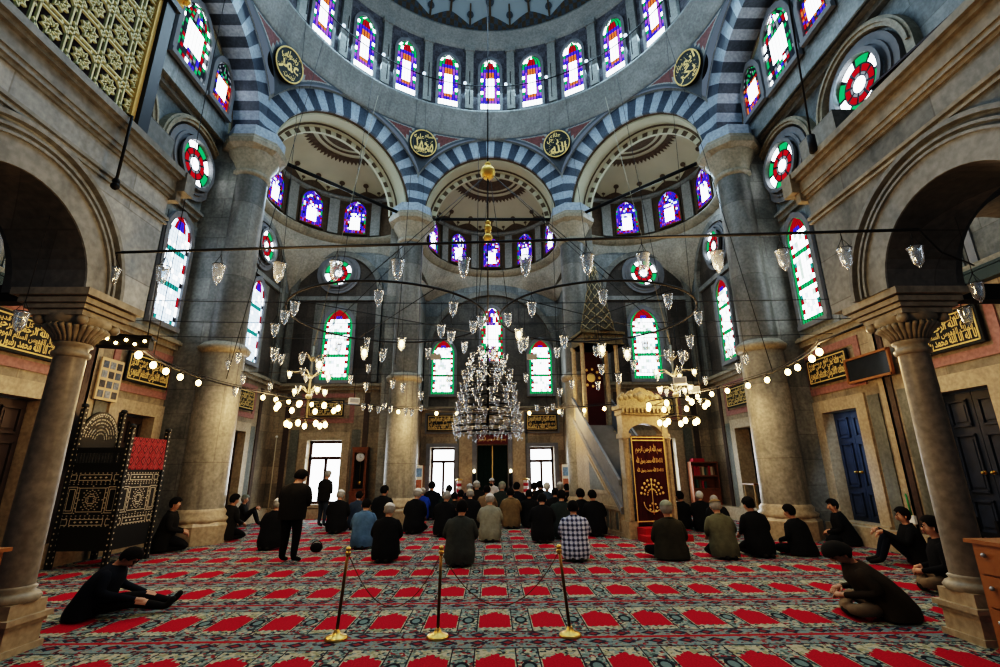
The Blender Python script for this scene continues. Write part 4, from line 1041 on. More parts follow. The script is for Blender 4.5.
for (x, y, h, lab) in ((-.5, -.5, 2.98, 0), (-.5, .52, 2.98, 0), (.5, -.5, 2.58, 1), (.5, .56, 2.58, 1)):
    b = MB(); b.box((x, y, h / 2 - .05), (.085, .085, h - .1)); b.lathe([(.03, h - .1), (.06, h - .07), (.06, h - .02), (.025, h)], (x, y, 0), 10); pp = b.build('post', M['ebony'], ks)
    b = MB()
    for k in range(int(h / .1)):
        for (ex, ey) in ((0, -1), (1, 0)):
            c_ = V(x + ex * .046, y + ey * .046, .1 + .1 * k); tv = V(abs(ey), abs(ex), 0); b.add([c_ - tv * .018, c_ - Zv * .02, c_ + tv * .018, c_ + Zv * .02], [(0, 1, 2, 3)])
    b.build('pearl_inlay', M['pearl'], pp)
b = MB(); n = 20
arc = [V(-.5, .01 + .5 * cos(PI * k / n), 2.25 + .62 * sin(PI * k / n)) for k in range(n + 1)]
b.prism([V(-.5, .51, 1.8), *arc, V(-.5, -.49, 1.8)], V(-.05, 0, 0)); ab = b.build('arched_back', M['ebony'], ks)
# the back is shown to the camera across the seat: pearl fan on both faces
b = MB(); rs = random.Random(5)
for k in range(240):
    a = rs.uniform(.1, PI - .1); q_ = rs.choice((.12, .18, .24, .3, .36, .42)); c_ = V(-.493, .01 + q_ * cos(a), 2.3 + q_ * 1.15 * sin(a)); d = .016
    b.add([c_ + V(0, d, 0), c_ + Zv * d, c_ - V(0, d, 0), c_ - Zv * d], [(0, 1, 2, 3)])
for k in range(24):
    a, c_ = PI * k / 24, PI * (k + .7) / 24
    for r0, r1 in ((.44, .46),): b.add([V(-.493, .01 + r0 * cos(a), 2.28 + r0 * 1.2 * sin(a)), V(-.493, .01 + r1 * cos(a), 2.28 + r1 * 1.2 * sin(a)), V(-.493, .01 + r1 * cos(c_), 2.28 + r1 * 1.2 * sin(c_)), V(-.493, .01 + r0 * cos(c_), 2.28 + r0 * 1.2 * sin(c_))], [(0, 1, 2, 3)])
b.build('pearl_fan', M['pearl'], ab)
b = MB(); b.box((0, 0, 1.5), (.95, 1.0, .08)); b.build('seat_floor', M['ebony'], ks)
t = NT('red_diamond_brocade'); g_, x_, y_, z_ = t.xyz()
dd = t.math('ADD', t.math('ABSOLUTE', t.math('SUBTRACT', t.math('FRACT', t.math('MULTIPLY', y_, 6.0)), .5)), t.math('ABSOLUTE', t.math('SUBTRACT', t.math('FRACT', t.math('MULTIPLY', z_, 4.5)), .5)))
REDB = t.bsdf(t.ramp(t.math('FRACT', t.math('MULTIPLY', dd, 1.6)), [(0, (.2, .02, .025)), (.3, (.36, .07, .07)), (.45, (.07, .008, .012)), (.75, (.27, .035, .04))], True), .85)
b = MB()
for i in range(16):
    y0, y1 = -.46 + .98 * i / 16, -.46 + .98 * (i + 1) / 16; w0, w1 = .012 * sin(i * 1.3), .012 * sin((i + 1) * 1.3)
    b.quad(V(.535 + w0, y0, 1.72), V(.535 + w1, y1, 1.72), V(.53, y1, 2.335), V(.53, y0, 2.335)); b.quad(V(.53, y0, 2.335), V(.53, y1, 2.335), V(.44, y1, 2.34), V(.44, y0, 2.34))
    b.quad(V(.44, y0, 2.34), V(.44, y1, 2.34), V(.435, y1, 1.95), V(.435, y0, 1.95))
o = b.build('draped_cloth', REDB, None, 'red diamond-patterned cloth hung over the front rail of the preacher seat', 'cloth', origin=(0, 0, 0)); o.location = (-7.5, 10.0, 0)

# --- carved stone pulpit
mn = empty('stone_pulpit', (4.03, 12.9, 0), math.radians(11), 'carved marble pulpit stair with a gilded crown and cone roof', 'pulpit')
M['mb'] = marble('ivory_pulpit_stone', (.46, .38, .26), (.36, .3, .21), (.2, .16, .11), blocks=False, st=.3)
M['gilt_stone'] = plain('gilded_carving', (.42, .34, .2), .55, .15, var=.45, scale=22)
for sx in (-.57, .57):
    b = MB(); b.box((sx, .0, .2), (.26, .4, .4)); b.box((sx, 0, 1.4), (.14, .3, 2.1)); b.box((sx, 0, 2.5), (.24, .36, .12)); b.lathe([(.055, .42), (.06, 2.36), (.09, 2.42)], (sx * 1.08, -.16, 0), 12); b.box((sx, 0, 2.8), (.16, .3, .5)); b.build('portal_jamb', M['mb'], mn)
b = MB(); n = 16; prev = None
for k in range(n):
    a, c_ = PI * k / n, PI * (k + 1) / n; f = lambda a_: (.5 * cos(a_), 2.5 + .32 * sin(a_))
    (x0, z0), (x1, z1) = f(a), f(c_); b.prism([V(x0, -.12, z0), V(x1, -.12, z1), V(x1, -.12, 3.1), V(x0, -.12, 3.1)], V(0, .24, 0))
b.build('portal_arch', M['mb'], mn)
b = MB(); b.box((0, 0, 3.12), (1.36, .4, .14)); b.box((0, 0, 3.24), (1.48, .5, .1))
for k in range(13): b.box((-.66 + .11 * k, -.26, 3.16), (.05, .06, .12))
b.build('portal_cornice', M['gilt_stone'], mn)
b = MB(); pts = [(-.66, 3.28)]
for k in range(13): pts += [(-.66 + 1.32 * k / 12 , 3.52 + .26 * (1 - abs(k - 6) / 6) + (.06 if k % 2 else 0))]
pts.append((.66, 3.28)); b.prism([V(x, -.05, z) for x, z in pts], V(0, .1, 0))
for k in range(9): b.ball((-.6 + .15 * k, -.05, 3.5 + .1 * (1 - abs(k - 4) / 4)), .07, 8, 6, sy=.5)
for k in range(5): b.ball((-.5 + .25 * k, 0, 3.62 + .16 * (1 - abs(k - 2) / 2)), .05, 8, 6)
b.ball((0, -.06, 3.55), .14, 12, 8, sy=.4); b.build('gilded_crown', M['gilt_stone'], mn)
# embroidered curtain in the portal
cu = empty('embroidered_curtain', (4.03, 12.9, 0), math.radians(11), 'dark red curtain embroidered in gold, hanging in the pulpit doorway', 'curtain')
b = MB(); n = 24
for k in range(n):
    x0, x1 = -.48 + .96 * k / n, -.48 + .96 * (k + 1) / n; w = lambda x: -.19 + .012 * sin(x * 40)
    b.quad(V(x0, w(x0), .32), V(x1, w(x1), .32), V(x1, w(x1), 2.5), V(x0, w(x0), 2.5))
b.build('velvet', M['velvet'], cu)
b = MB()
for x in (-.46, .46): b.box((x, -.215, 1.42), (.025, .012, 2.1))
for z in (.4, 2.46, 2.38): b.box((0, -.215, z), (.94, .012, .03))
for z, h in ((2.16, .26), (1.88, .2), (1.64, .14)): write(b, LINES[0] if z > 2 else LINES[1], (0, -.21, z), (1, 0, 0), Zv, (0, -1, 0), .74, h, .006, 0, .016)
for k in range(9):
    a = PI * (k + .5) / 9
    for q_, r_ in ((.12, .022), (.2, .03), (.28, .035)): b.ball((q_ * cos(a) * 1.1, -.21, 1.0 + q_ * sin(a) * 1.4), r_, 7, 5, sy=.3)
for k in range(7): b.ball((.1 * cos(2 * PI * k / 7), -.21, .72 + .1 * sin(2 * PI * k / 7)), .03, 7, 5, sy=.3)
b.tube([V(.25 * cos(PI + PI * k / 12), -.212, .86 + .25 * sin(PI + PI * k / 12)) for k in range(13)], .014, 5); b.tube([V(0, -.212, .55), V(0, -.212, 1.4)], .012, 5)
b.build('gold_embroidery', M['gold_paint'], cu)
# stair body: two side walls with niches, steps, sloping parapet
for sx in (-.66, .66):
    b = MB(); b.prism([V(sx, .15, .0), V(sx, 3.3, 0), V(sx, 3.3, 3.15), V(sx, .15, .55)], V(.12 if sx < 0 else -.12, 0, 0)); sd = b.build('stair_side', M['mb'], mn)
    b = MB(); d = -.03 if sx < 0 else .03
    for k in range(5):
        y0 = .35 + .58 * k; b.prism([V(sx, y0, .12), V(sx, y0 + .06, .12), V(sx, y0 + .06, .62), V(sx, y0, .62)], V(d, 0, 0)); b.prism([V(sx, y0 + .27, .12), V(sx, y0 + .33, .12), V(sx, y0 + .33, .62), V(sx, y0 + .27, .62)], V(d, 0, 0))
    b.prism([V(sx, .15, .62), V(sx, 3.3, .62), V(sx, 3.3, .72), V(sx, .15, .72)], V(d * 1.5, 0, 0)); b.prism([V(sx, .15, 0), V(sx, 3.3, 0), V(sx, 3.3, .1), V(sx, .15, .1)], V(d * 1.5, 0, 0))
    b.prism([V(sx, .9, 1.0), V(sx, 2.3, 1.0), V(sx, 2.3, 2.1)], V(d, 0, 0)); b.build('carved_frame', M['gilt_stone'] if False else M['slab_tan'], sd)
    b = MB()
    for k in range(5): b = MB(); b.prism([V(sx, .44 + .58 * k, .14), V(sx, .6 + .58 * k, .14), V(sx, .6 + .58 * k, .5), V(sx, .52 + .58 * k, .6), V(sx, .44 + .58 * k, .5)], V(d * .3, 0, 0)); b.build('dark_niche', M['slab_green'], sd)
    b = MB(); b.prism([V(sx, 1.15, 1.1), V(sx, 2.2, 1.1), V(sx, 2.2, 1.92)], V(d * 1.3, 0, 0)); b.build('dark_panel', M['slab_green'], sd)
    b = MB(); b.prism([V(sx, .15, 1.25), V(sx, 3.3, 3.85), V(sx, 3.3, 4.0), V(sx, .15, 1.4)], V(d * 2.5, 0, 0)); b.prism([V(sx, .15, .55), V(sx, 3.3, 3.15), V(sx, 3.3, 3.3), V(sx, .15, .7)], V(d * 2, 0, 0)); b.prism([V(sx, .15, .55), V(sx, 3.3, 3.15), V(sx, 3.3, 3.9), V(sx, .15, 1.3)], V(-d, 0, 0)); b.build('sloping_parapet', M['reveal'], sd)
b = MB()
for k in range(13): b.box((0, .3 + .23 * k, .15 + .115 * k), (1.1, .24, .3 + .23 * k))
b.build('stair', M['reveal'], mn)
b = MB()
for sx in (-.6, .6):
    for y in (2.45, 3.25): b.lathe([(.08, 3.1), (.07, 5.6), (.12, 5.7)], (sx, y, 0), 10)
b.build('canopy_colonnettes', M['mb'], mn)
b = MB(); b.box((.1, 2.85, 5.85), (1.4, 1.1, .3)); b.box((.1, 2.85, 6.05), (1.54, 1.26, .1)); b.box((.1, 2.85, 5.68), (1.48, 1.2, .06))
for k in range(9): b.ball((-.5 + .15 * k, 2.28, 5.86), .06, 8, 6, sy=.5); b.build('canopy_entablature', M['gilt_stone'], mn)
b = MB(); b.lathe([(.74, 6.1), (.6, 6.14), (.5, 6.7), (.36, 7.4), (.2, 8.2), (.05, 8.75), (.0, 8.8)], (.16, 2.85, 0), 8, smooth=False); cn = b.build('cone_roof', plain('dark_cone_roof', (.07, .06, .04), .6), mn)
b = MB()
for k in range(8):
    a = 2 * PI * k / 8
    for kk in range(7):
        z0, z1 = 6.15 + kk * .36, 6.15 + (kk + 1) * .36; rr_ = lambda z: .62 * (1 - (z - 6.1) / 2.8) + .03
        b.tube([(.16 + rr_(z0) * cos(a), 2.85 + rr_(z0) * sin(a), z0), (.16 + rr_(z1) * cos(a + PI / 4), 2.85 + rr_(z1) * sin(a + PI / 4), z1)], .018, 4)
        b.tube([(.16 + rr_(z0) * cos(a), 2.85 + rr_(z0) * sin(a), z0), (.16 + rr_(z1) * cos(a - PI / 4), 2.85 + rr_(z1) * sin(a - PI / 4), z1)], .018, 4)
b.ball((.16, 2.85, 8.85), .07, 8, 6); b.ball((.16, 2.85, 9.0), .045, 8, 6); b.build('gilded_lattice', M['gilt_stone'], cn)
b = MB(); b.box((.05, 3.28, 4.3), (.8, .03, 2.6)); b.build('canopy_hanging', M['velvet'], mn)
b = MB(); b.ball((0, 3.25, 4.7), .16, 10, 8, sy=.1)
for k in range(9): b.ball((.3 * cos(2 * PI * k / 9), 3.25, 4.7 + .3 * sin(2 * PI * k / 9)), .05, 7, 5, sy=.2)
b.build('gold_medallion', M['gold_paint'], mn)
b = MB(); b.box((.0, -.4, .14), (.98, .42, .28)); b.box((-.02, -.7, .07), (1.2, .42, .14)); b.build('carpeted_step', M['red_carpet'], mn)

# --- standing clock
ck = empty('standing_clock', (-4.88, 18.2, 0), 0, 'tall red-brown wooden pendulum clock against the front wall', 'clock')
b = MB(); b.box((0, .1, .45), (.56, .36, .9)); b.box((0, .1, .03), (.64, .4, .06)); b.box((0, .1, .93), (.62, .4, .07)); b.build('plinth', M['wood_red'], ck)
b = MB()
for x in (-.235, .235): b.box((x, .08, 1.72), (.07, .3, 1.56))
b.box((0, .08, 2.48), (.58, .34, .08)); b.box((0, .08, 2.38), (.44, .28, .12)); b.box((0, .08, 1.0), (.44, .28, .1)); b.box((0, .22, 1.7), (.46, .03, 1.5)); b.build('case', M['wood_red'], ck)
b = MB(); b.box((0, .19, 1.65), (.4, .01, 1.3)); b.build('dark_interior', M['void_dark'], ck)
b = MB(); b.lathe([(.001, .03), (.15, .03), (.16, .0)], (0, 0, 0), 28); d = b.build('dial', M['white_paint'], ck); d.rotation_euler = (PI / 2, 0, 0); d.location = (0, .0, 2.16)
b = MB(); b.box((0, -.036, 2.2), (.014, .006, .1)); b.box((.03, -.036, 2.16), (.08, .006, .014)); b.build('hand', M['iron'], ck)
b = MB(); b.tube([(0, .1, 2.0), (0, .1, 1.3)], .01, 6); b.ball((0, .1, 1.25), .07, 12, 8, sy=.3); b.build('pendulum', M['brass'], ck)
b = MB()
for x in (-.2, .2): b.box((x, -.08, 1.7), (.03, .02, 1.4))
b.box((0, -.08, 1.02), (.42, .02, .04)); b.box((0, -.08, 2.36), (.42, .02, .04)); b.build('glass_door_frame', M['wood_red'], ck)
# --- bookcase with books
bc = empty('bookcase', (7.8, 18.2, 0), 0, 'open reddish wooden bookcase against the front wall, right corner', 'bookcase')
b = MB()
for x in (-.47, .47): b.box((x, 0, .97), (.05, .36, 1.86))
b.box((0, .16, .97), (.94, .03, 1.86)); b.build('carcass', M['wood_red'], bc)
for z in (.1, .95, 1.4, 1.88): b = MB(); b.box((0, 0, z), (1.0, .38, .05)); b.build('shelf', M['wood_red'], bc)
b = MB(); b.box((0, -.16, .52), (.9, .03, .78)); b.build('lower_door', M['wood_red'], bc)
rb = random.Random(2); x = -.4; cols = [0, 0, 0, 1, 3, 2, 1, 0, 3, 1]
wds = ['red', 'red', 'red', 'brown', 'pale', 'dark green', 'brown', 'red', 'pale', 'brown']
for k in range(10):
    w = rb.uniform(.05, .09); h = rb.uniform(.26, .34)
    o = empty('book', (7.8 + x + w / 2, 18.2, 1.425), 0, '%s book on the upper shelf of the bookcase, %s from the left' % (wds[k], ORD[k]), 'book', 'books on the upper shelf')
    b = MB(); b.box((0, 0, h / 2), (w * .96, .22, h)); b.build('cover', M['books'][cols[k]], o); b = MB(); b.box((0, .006, h / 2), (w * .7, .216, h * 1.006)); b.build('page_block', M['paper'], o); x += w + .004
x = -.3
for k in range(4):
    w = .07; h = .3 - .02 * k; b = MB(); b.box((0, 0, h / 2), (w, .2, h)); o = b.build('book', M['books'][(2, 1, 0, 2)[k]], None, '%s book on the middle shelf of the bookcase, %s from the left' % (('dark green', 'brown', 'red', 'small dark green')[k], ORD[k]), 'book', 'books on the middle shelf'); o.location = (7.8 + x, 18.2, .975); x += .1
b = MB(); b.box((0, 0, .06), (.42, .3, .12)); o = b.build('box', M['books'][0], None, 'flat red box lying on top of the bookcase', 'box'); o.location = (7.62, 18.2, 1.905)
# --- notice stands beside the recess
for (x, y, rz, lab) in ((-2.7, 18.0, .5, 'upright notice stand with coloured sheets left of the central recess'), (2.7, 18.0, -.5, 'upright notice stand with coloured sheets right of the central recess')):
    o = empty('notice_stand', (x, y, 0), rz, lab, 'notice stand')
    b = MB(); b.box((0, 0, .03), (.4, .3, .06)); b.box((-.19, 0, .95), (.03, .04, 1.85)); b.box((.19, 0, .95), (.03, .04, 1.85)); b.build('frame', M['wood_red'], o)
    b = MB(); b.box((0, 0, 1.1), (.36, .02, 1.5)); b.build('board', M['paper'], o)
    for z, c in ((1.6, (.25, .4, .6)), (1.2, (.5, .2, .12)), (.8, (.5, .3, .2))): b = MB(); b.box((0, -.014, z), (.28, .006, .3)); b.build('sheet', plain('printed_sheet', c, .7, var=.4, scale=15), o)
# --- candlesticks
for (x, y, lab) in ((-1.38, 20.6, 'tall red-banded candlestick left of the prayer niche'), (1.38, 20.6, 'tall red-banded candlestick right of the prayer niche')):
    o = empty('candlestick', (x, y, 0), 0, lab, 'candlestick', 'banded candlesticks by the prayer niche')
    b = MB(); b.lathe([(.2, 0), (.2, .05), (.08, .12), (.06, .45), (.12, .5), (.06, .55)], (0, 0, 0), 16, cap=True); b.build('brass_foot', M['brass'], o)
    for k in range(6): b = MB(); b.lathe([(.085, .55 + .12 * k), (.1, .58 + .12 * k), (.1, .64 + .12 * k), (.085, .67 + .12 * k)], (0, 0, 0), 14, cap=True); b.build('band', M['books'][0] if k % 2 == 0 else M['white_paint'], o)
    b = MB(); b.lathe([(.14, 1.27), (.16, 1.3), (.05, 1.34)], (0, 0, 0), 14, cap=True); b.build('drip_pan', M['brass'], o)
for (x, lab) in ((-.78, 'dark candle lamp with a lit tip left of the green hanging'), (.78, 'dark candle lamp with a lit tip right of the green hanging')):
    o = empty('candle_lamp', (x, 21.1, 0), 0, lab, 'candle lamp', 'candle lamps flanking the prayer niche')
    b = MB(); b.lathe([(.14, 0), (.14, .06), (.05, .12), (.045, 1.0), (.08, 1.05), (.075, 1.5), (.05, 1.56)], (0, 0, 0), 12, cap=True); b.build('stand', M['iron'], o)
    b = MB(); b.ball((0, 0, 1.63), .055, 10, 8, sz=1.4); b.build('lamp_flame', M['bulb_soft'], o)
# --- framed photo board, dark framed picture, pole, table, brush, rack
o = empty('photo_board', (-8.3, 10.3, 3.6), 0, 'pale board of twelve photographs on the left wall above the preacher seat', 'photo board')
b = MB(); b.box((0, 0, 0), (.04, .62, .9)); b.build('board', plain('buff_board', (.62, .47, .28), .6), o)
for i in range(3):
    for j in range(4): b = MB(); b.box((.024, -.19 + .19 * i, .31 - .21 * j), (.01, .14, .15)); b.build('photograph', plain('photo_print', ((.12, .15, .2), (.3, .33, .36), (.08, .08, .09))[(i + j) % 3], .4, var=.5, scale=20), o)
o = empty('framed_picture', (8.26, 10.1, 3.78), 0, 'wide dark glazed picture in a brown frame on the right wall', 'picture')
b = MB(); b.box((0, 0, 0), (.04, 1.2, .5)); b.build('dark_picture', plain('dark_glazing', (.03, .035, .04), .15), o)
b = MB()
for z in (-.26, .26): b.box((-.02, 0, z), (.06, 1.28, .05))
for y in (-.62, .62): b.box((-.02, y, 0), (.06, .05, .56))
b.build('frame', M['wood_tan'], o)
o = empty('pole', (-8.1, 18.35, 0), 0, 'slim upright white pole with a bright tip in the left corner', 'pole'); b = MB(); b.tube([(0, 0, 0), (0, 0, 2.9)], .02, 8); b.build('shaft', plain('buff_pole', (.5, .43, .3), .5), o); b = MB(); b.ball((0, 0, 2.93), .05, 10, 8); b.build('tip', M['white_paint'], o)
o = empty('side_table', (8.42, 15.9, .45), 0, 'small pale table standing in the dark right-hand side niche', 'table')
b = MB(); b.box((0, 0, .72), (.42, .7, .04)); b.build('table_top', M['wood_tan'], o)
for x in (-.17, .17):
    for y in (-.3, .3): b = MB(); b.lathe([(.022, 0), (.028, .3), (.02, .5), (.03, .7)], (x, y, 0), 8, cap=True); b.build('leg', plain('pale_leg_wood', (.5, .36, .2), .5), o)
o = empty('brush', (8.05, 9.95, .72), 0, 'green-handled brush hanging on the right wall above the seated man', 'brush'); b = MB(); b.tube([(0, 0, .0), (0, .03, .42)], .016, 8); b.build('handle', plain('green_plastic', (.04, .25, .08), .5), o); b = MB(); b.box((0, -.01, -.07), (.05, .13, .16)); b.build('bristles', M['white_paint'], o)
o.location.x = 8.33
o = empty('slatted_rack', (8.0, 7.75, 0), 0, 'low dark slatted shoe rack by the right wall behind the slim column', 'rack')
for z in (.12, .36, .6): b = MB(); [b.box((-.02 + .09 * k - .16, 0, z), (.05, 1.3, .03)) for k in range(4)]; b.build('slatted_shelf', M['iron'], o)
for x in (-.2, .12):
    for y in (-.64, 0, .64): b = MB(); b.box((x, y, .42), (.04, .04, .84)); b.build('upright', M['iron'], o)
# --- wooden shoe cabinets in the foreground: the flap side faces the middle of the hall
def cabinet(x, y, s, label):
    o = empty('shoe_cabinet', (x, y, 0), 0, label, 'cabinet')
    b = MB(); b.box((s * .22, -.8, .52), (.4, 1.6, 1.04)); b.build('carcass', M['wood_tan'], o); b = MB(); b.box((s * .22, -.8, 1.055), (.48, 1.66, .03)); b.build('top', M['wood_tan'], o)
    for k in range(4):
        for c in range(2):
            b = MB(); zc = .93 - .245 * k; b.box((s * .01, -.4 - .78 * c, zc), (.024, .74, .23)); d = b.build('flap_door', M['wood_tan'], o)
            b = MB()
            for yy in (-.12, -.62): b = MB(); b.ball((s * -.025, yy - .78 * c, zc + .03), .018, 10, 8); b.build('knob', M['grey_metal'], d)
            b = MB(); b.box((s * -.004, -.34 - .78 * c, zc + .03), (.006, .06, .045)); b.build('plate', M['grey_metal'], d)
pr = at_x(970, 546, 4.0); cabinet(4.0, pr.y, 1, 'varnished wooden shoe cabinet with small knobs beside the right column')
pl_ = at_x(5, 556, -4.0); cabinet(-4.0, pl_.y, -1, 'varnished wooden shoe cabinet, only its edge seen by the left column')
# --- stanchions and ropes
SP = [(-1.61, 5.58), (-.57, 5.58), (.8, 5.58)]
lean = [(.07, 0), (.02, 0), (-.1, 0)]
tops = []
for (x, y), (lx, ly), nm in zip(SP, lean, ('in front of the standing man', 'middle of the three', 'in front of the plaid shirt')):
    o = empty('barrier_post', (x, y, 0), 0, 'brass barrier post on a round foot, ' + nm, 'barrier post', 'brass barrier posts on the carpet')
    b = MB(); b.lathe([(.115, 0), (.118, .012), (.1, .03), (.045, .045), (.03, .075), (.022, .09)], (0, 0, 0), 28, cap=True); b.build('foot', M['brass'], o)
    b = MB(); b.tube([(0, 0, .05), (lx * .8, 0, .82)], .016, 10); b.build('pole', plain('tarnished_brass', (.16, .1, .04), .35, .8), o)
    b = MB(); c_ = (lx * .83, 0, .85); b.ball(c_, .028, 12, 8); b.lathe([(.02, -.06), (.03, -.05), (.03, -.03), (.018, -.02)], c_, 12); b.build('finial', M['brass'], o); tops.append(V(x + lx * .8, y, .8))
for i, nm in ((0, 'left'), (1, 'right')):
    p, q = tops[i], tops[i + 1]; L = (q - p).length; b = MB()
    b.tube([p.lerp(q, k / 24) + V(0, .03, -.52 * (1 - (2 * k / 24 - 1) ** 2)) for k in range(25)], .0045, 6); b.build('barrier_rope', plain('brown_rope', (.1, .055, .03), .9), None, 'thin brown rope sagging between the %s pair of barrier posts' % nm, 'rope', 'ropes between the barrier posts', origin=tuple(p))
o = empty('shoulder_bag', tuple(at_z(316, 552)), .3, 'small black bag lying on the carpet beside the standing man', 'bag')
b = MB(); b.ball((0, 0, .09), .13, 14, 9, sz=.75, sy=.6); b.build('bag_body', CL['black'], o); b = MB(); b.tube([V(.1 * cos(PI * k / 8), 0, .14 + .08 * sin(PI * k / 8)) for k in range(9)], .01, 6); b.build('strap', CL['black'], o)
# ================================================================== hanging lights
def lamp_proto(lit):
    """glass cup lamp: flared cup, drop, three chains and a hook; hangs from its origin"""
    o = empty('glass_lamp')
    b = MB(); b.lathe([(.092, -.15), (.1, -.155), (.086, -.175), (.08, -.22), (.074, -.285), (.06, -.335), (.036, -.365), (.02, -.378)], (0, 0, 0), 14)
    b.lathe([(.09, -.152), (.076, -.18), (.07, -.225), (.064, -.285), (.048, -.33)], (0, 0, 0), 14); b.ball((0, 0, -.385), .02, 8, 6); b.build('glass_cup', M['glass'], o)
    b = MB()
    for k in range(3): a = 2 * PI * k / 3; b.tube([(0, 0, -.02), (.085 * cos(a), .085 * sin(a), -.15)], .004, 4)
    b.tube([(0, 0, 0), (0, 0, -.03)], .009, 5); b.tube([(.093 * cos(2 * PI * k / 12), .093 * sin(2 * PI * k / 12), -.15) for k in range(12)], .006, 4, closed=True); b.build('chain_hanger', M['wire'], o)
    b = MB(); b.lathe([(.022, -.155), (.024, -.2)], (0, 0, 0), 8, cap=True); b.build('socket', M['grey_metal'], o)
    if lit: b = MB(); b.ball((0, 0, -.25), .045, 8, 6, sz=1.45); b.build('bulb', M['bulb'], o)
    return o
LAMP = {0: None, 1: None}
def hang_lamp(p, lit, label, group, drop=0.0, sc=1.0):
    if LAMP[lit] is None: LAMP[lit] = o = lamp_proto(lit)
    else: o = copy_tree(LAMP[lit])
    o.location = p; o.scale = (sc * .88, sc * .88, sc * 1.08); o.rotation_euler = (0, 0, rnd.uniform(0, 2))
    props(o, label, 'lamp', group)
    if drop > .03:
        for ch in list(o.children):
            if ch.name.split('.')[0] == 'cord': bpy.data.objects.remove(ch)
        b = MB(); b.tube([(0, 0, -.01), (0, 0, drop / sc)], .005, 4); b.build('cord', M['wire'], o)
    return o
# long bar across the hall with glass lamps
P0, P1 = V(-4.47, 5.26, 4.19), V(4.56, 4.5, 4.09)
bar_pts = [P0.lerp(P1, k / 20) for k in range(21)]
b = MB(); b.tube(bar_pts, .016, 6); b.tube([P0, V(-4.6, 4.93, 3.85)], .01, 5); b.tube([P1, V(5.0, 4.75, 3.95), V(5.6, 5.0, 3.9)], .01, 5)
b.build('lamp_bar', M['wire'], None, 'long thin black bar spanning the hall from gallery to gallery', 'bar', origin=tuple(P0))
bl_x = [118, 167, 222, 282, 338, 399, 464, 525, 586, 641, 714, 779, 840, 910]
for i, x in enumerate(bl_x):
    lo, hi = 0.0, 1.0
    for _ in range(30):
        f = (lo + hi) / 2
        if to_px(P0.lerp(P1, f)) < x: lo = f
        else: hi = f
    p = P0.lerp(P1, f); p.z -= .06; BARD = .055
    hang_lamp(p, 0, 'unlit clear glass cup lamp on the long bar, %s from its left end' % ORD[i], 'glass cup lamps on the long bar', BARD, .88)
for (x, y, lab, Y) in ((26, 300, 'glass cup lamp hanging in the left gallery arch', 4.6), (972, 272, 'upper glass cup lamp hanging in the right gallery arch', 4.6), (961, 297, 'lower glass cup lamp hanging in the right gallery arch', 5.0)):
    p = at_y(x, y, Y); hang_lamp(p, 0, lab, 'glass cup lamps in the gallery arches', 5.18 - p.z, .8)
BALL = V(CX, 9.85, 8.5)
def hoop(cx, cy, r, z, lamps, nm):
    o = empty('lamp_hoop', (cx, cy, z), 0, 'black iron hoop of glass lamps, %s of the crystal chandelier' % nm, 'hoop', 'iron hoops of glass lamps')
    b = MB(); b.tube([(r * cos(2 * PI * k / 48), r * sin(2 * PI * k / 48), 0) for k in range(48)], .02, 6, closed=True); b.build('ring', M['wire'], o)
    for k in range(3):
        a = 2 * PI * k / 3 + .5; b = MB(); b.tube([(r * cos(a), r * sin(a), 0), tuple(BALL - V(cx, cy, z) + (V(cx + r * cos(a), cy + r * sin(a), z) - BALL).normalized() * .23)], .007, 4); b.build('suspension_wire', M['wire'], o)
    for k in range(2): b = MB(); a = PI * k / 2 + .6; b.tube([(r * cos(a), r * sin(a), 0), (-r * cos(a), -r * sin(a), 0)], .008, 4); b.build('spoke', M['wire'], o)
    pts = []
    for (x, y) in lamps:
        q = at_z(x, y, z); a = math.atan2(q.y - cy, q.x - cx); pts.append(V(cx + r * cos(a), cy + r * sin(a), z - .015))
    for k in range(4): a = PI / 2 + (k - 1.5) * .55; pts.append(V(cx + r * cos(a), cy + r * sin(a), z - .015))
    pts.sort(key=lambda p: p.x)
    for i, p in enumerate(pts): hang_lamp(p, 0, 'glass cup lamp on the iron hoop %s of the crystal chandelier, %s from the left' % (nm, ORD[i]), 'glass lamps on the %s hoop' % nm, 0, .95)
hoop(-1.97, 8.8, 1.86, 4.52, [(288, 302), (310, 296), (381, 285), (451, 294), (475, 308)], 'left')
hoop(2.0, 8.8, 1.86, 4.52, [(518, 306), (531, 293), (601, 285), (657, 289), (697, 303)], 'right')
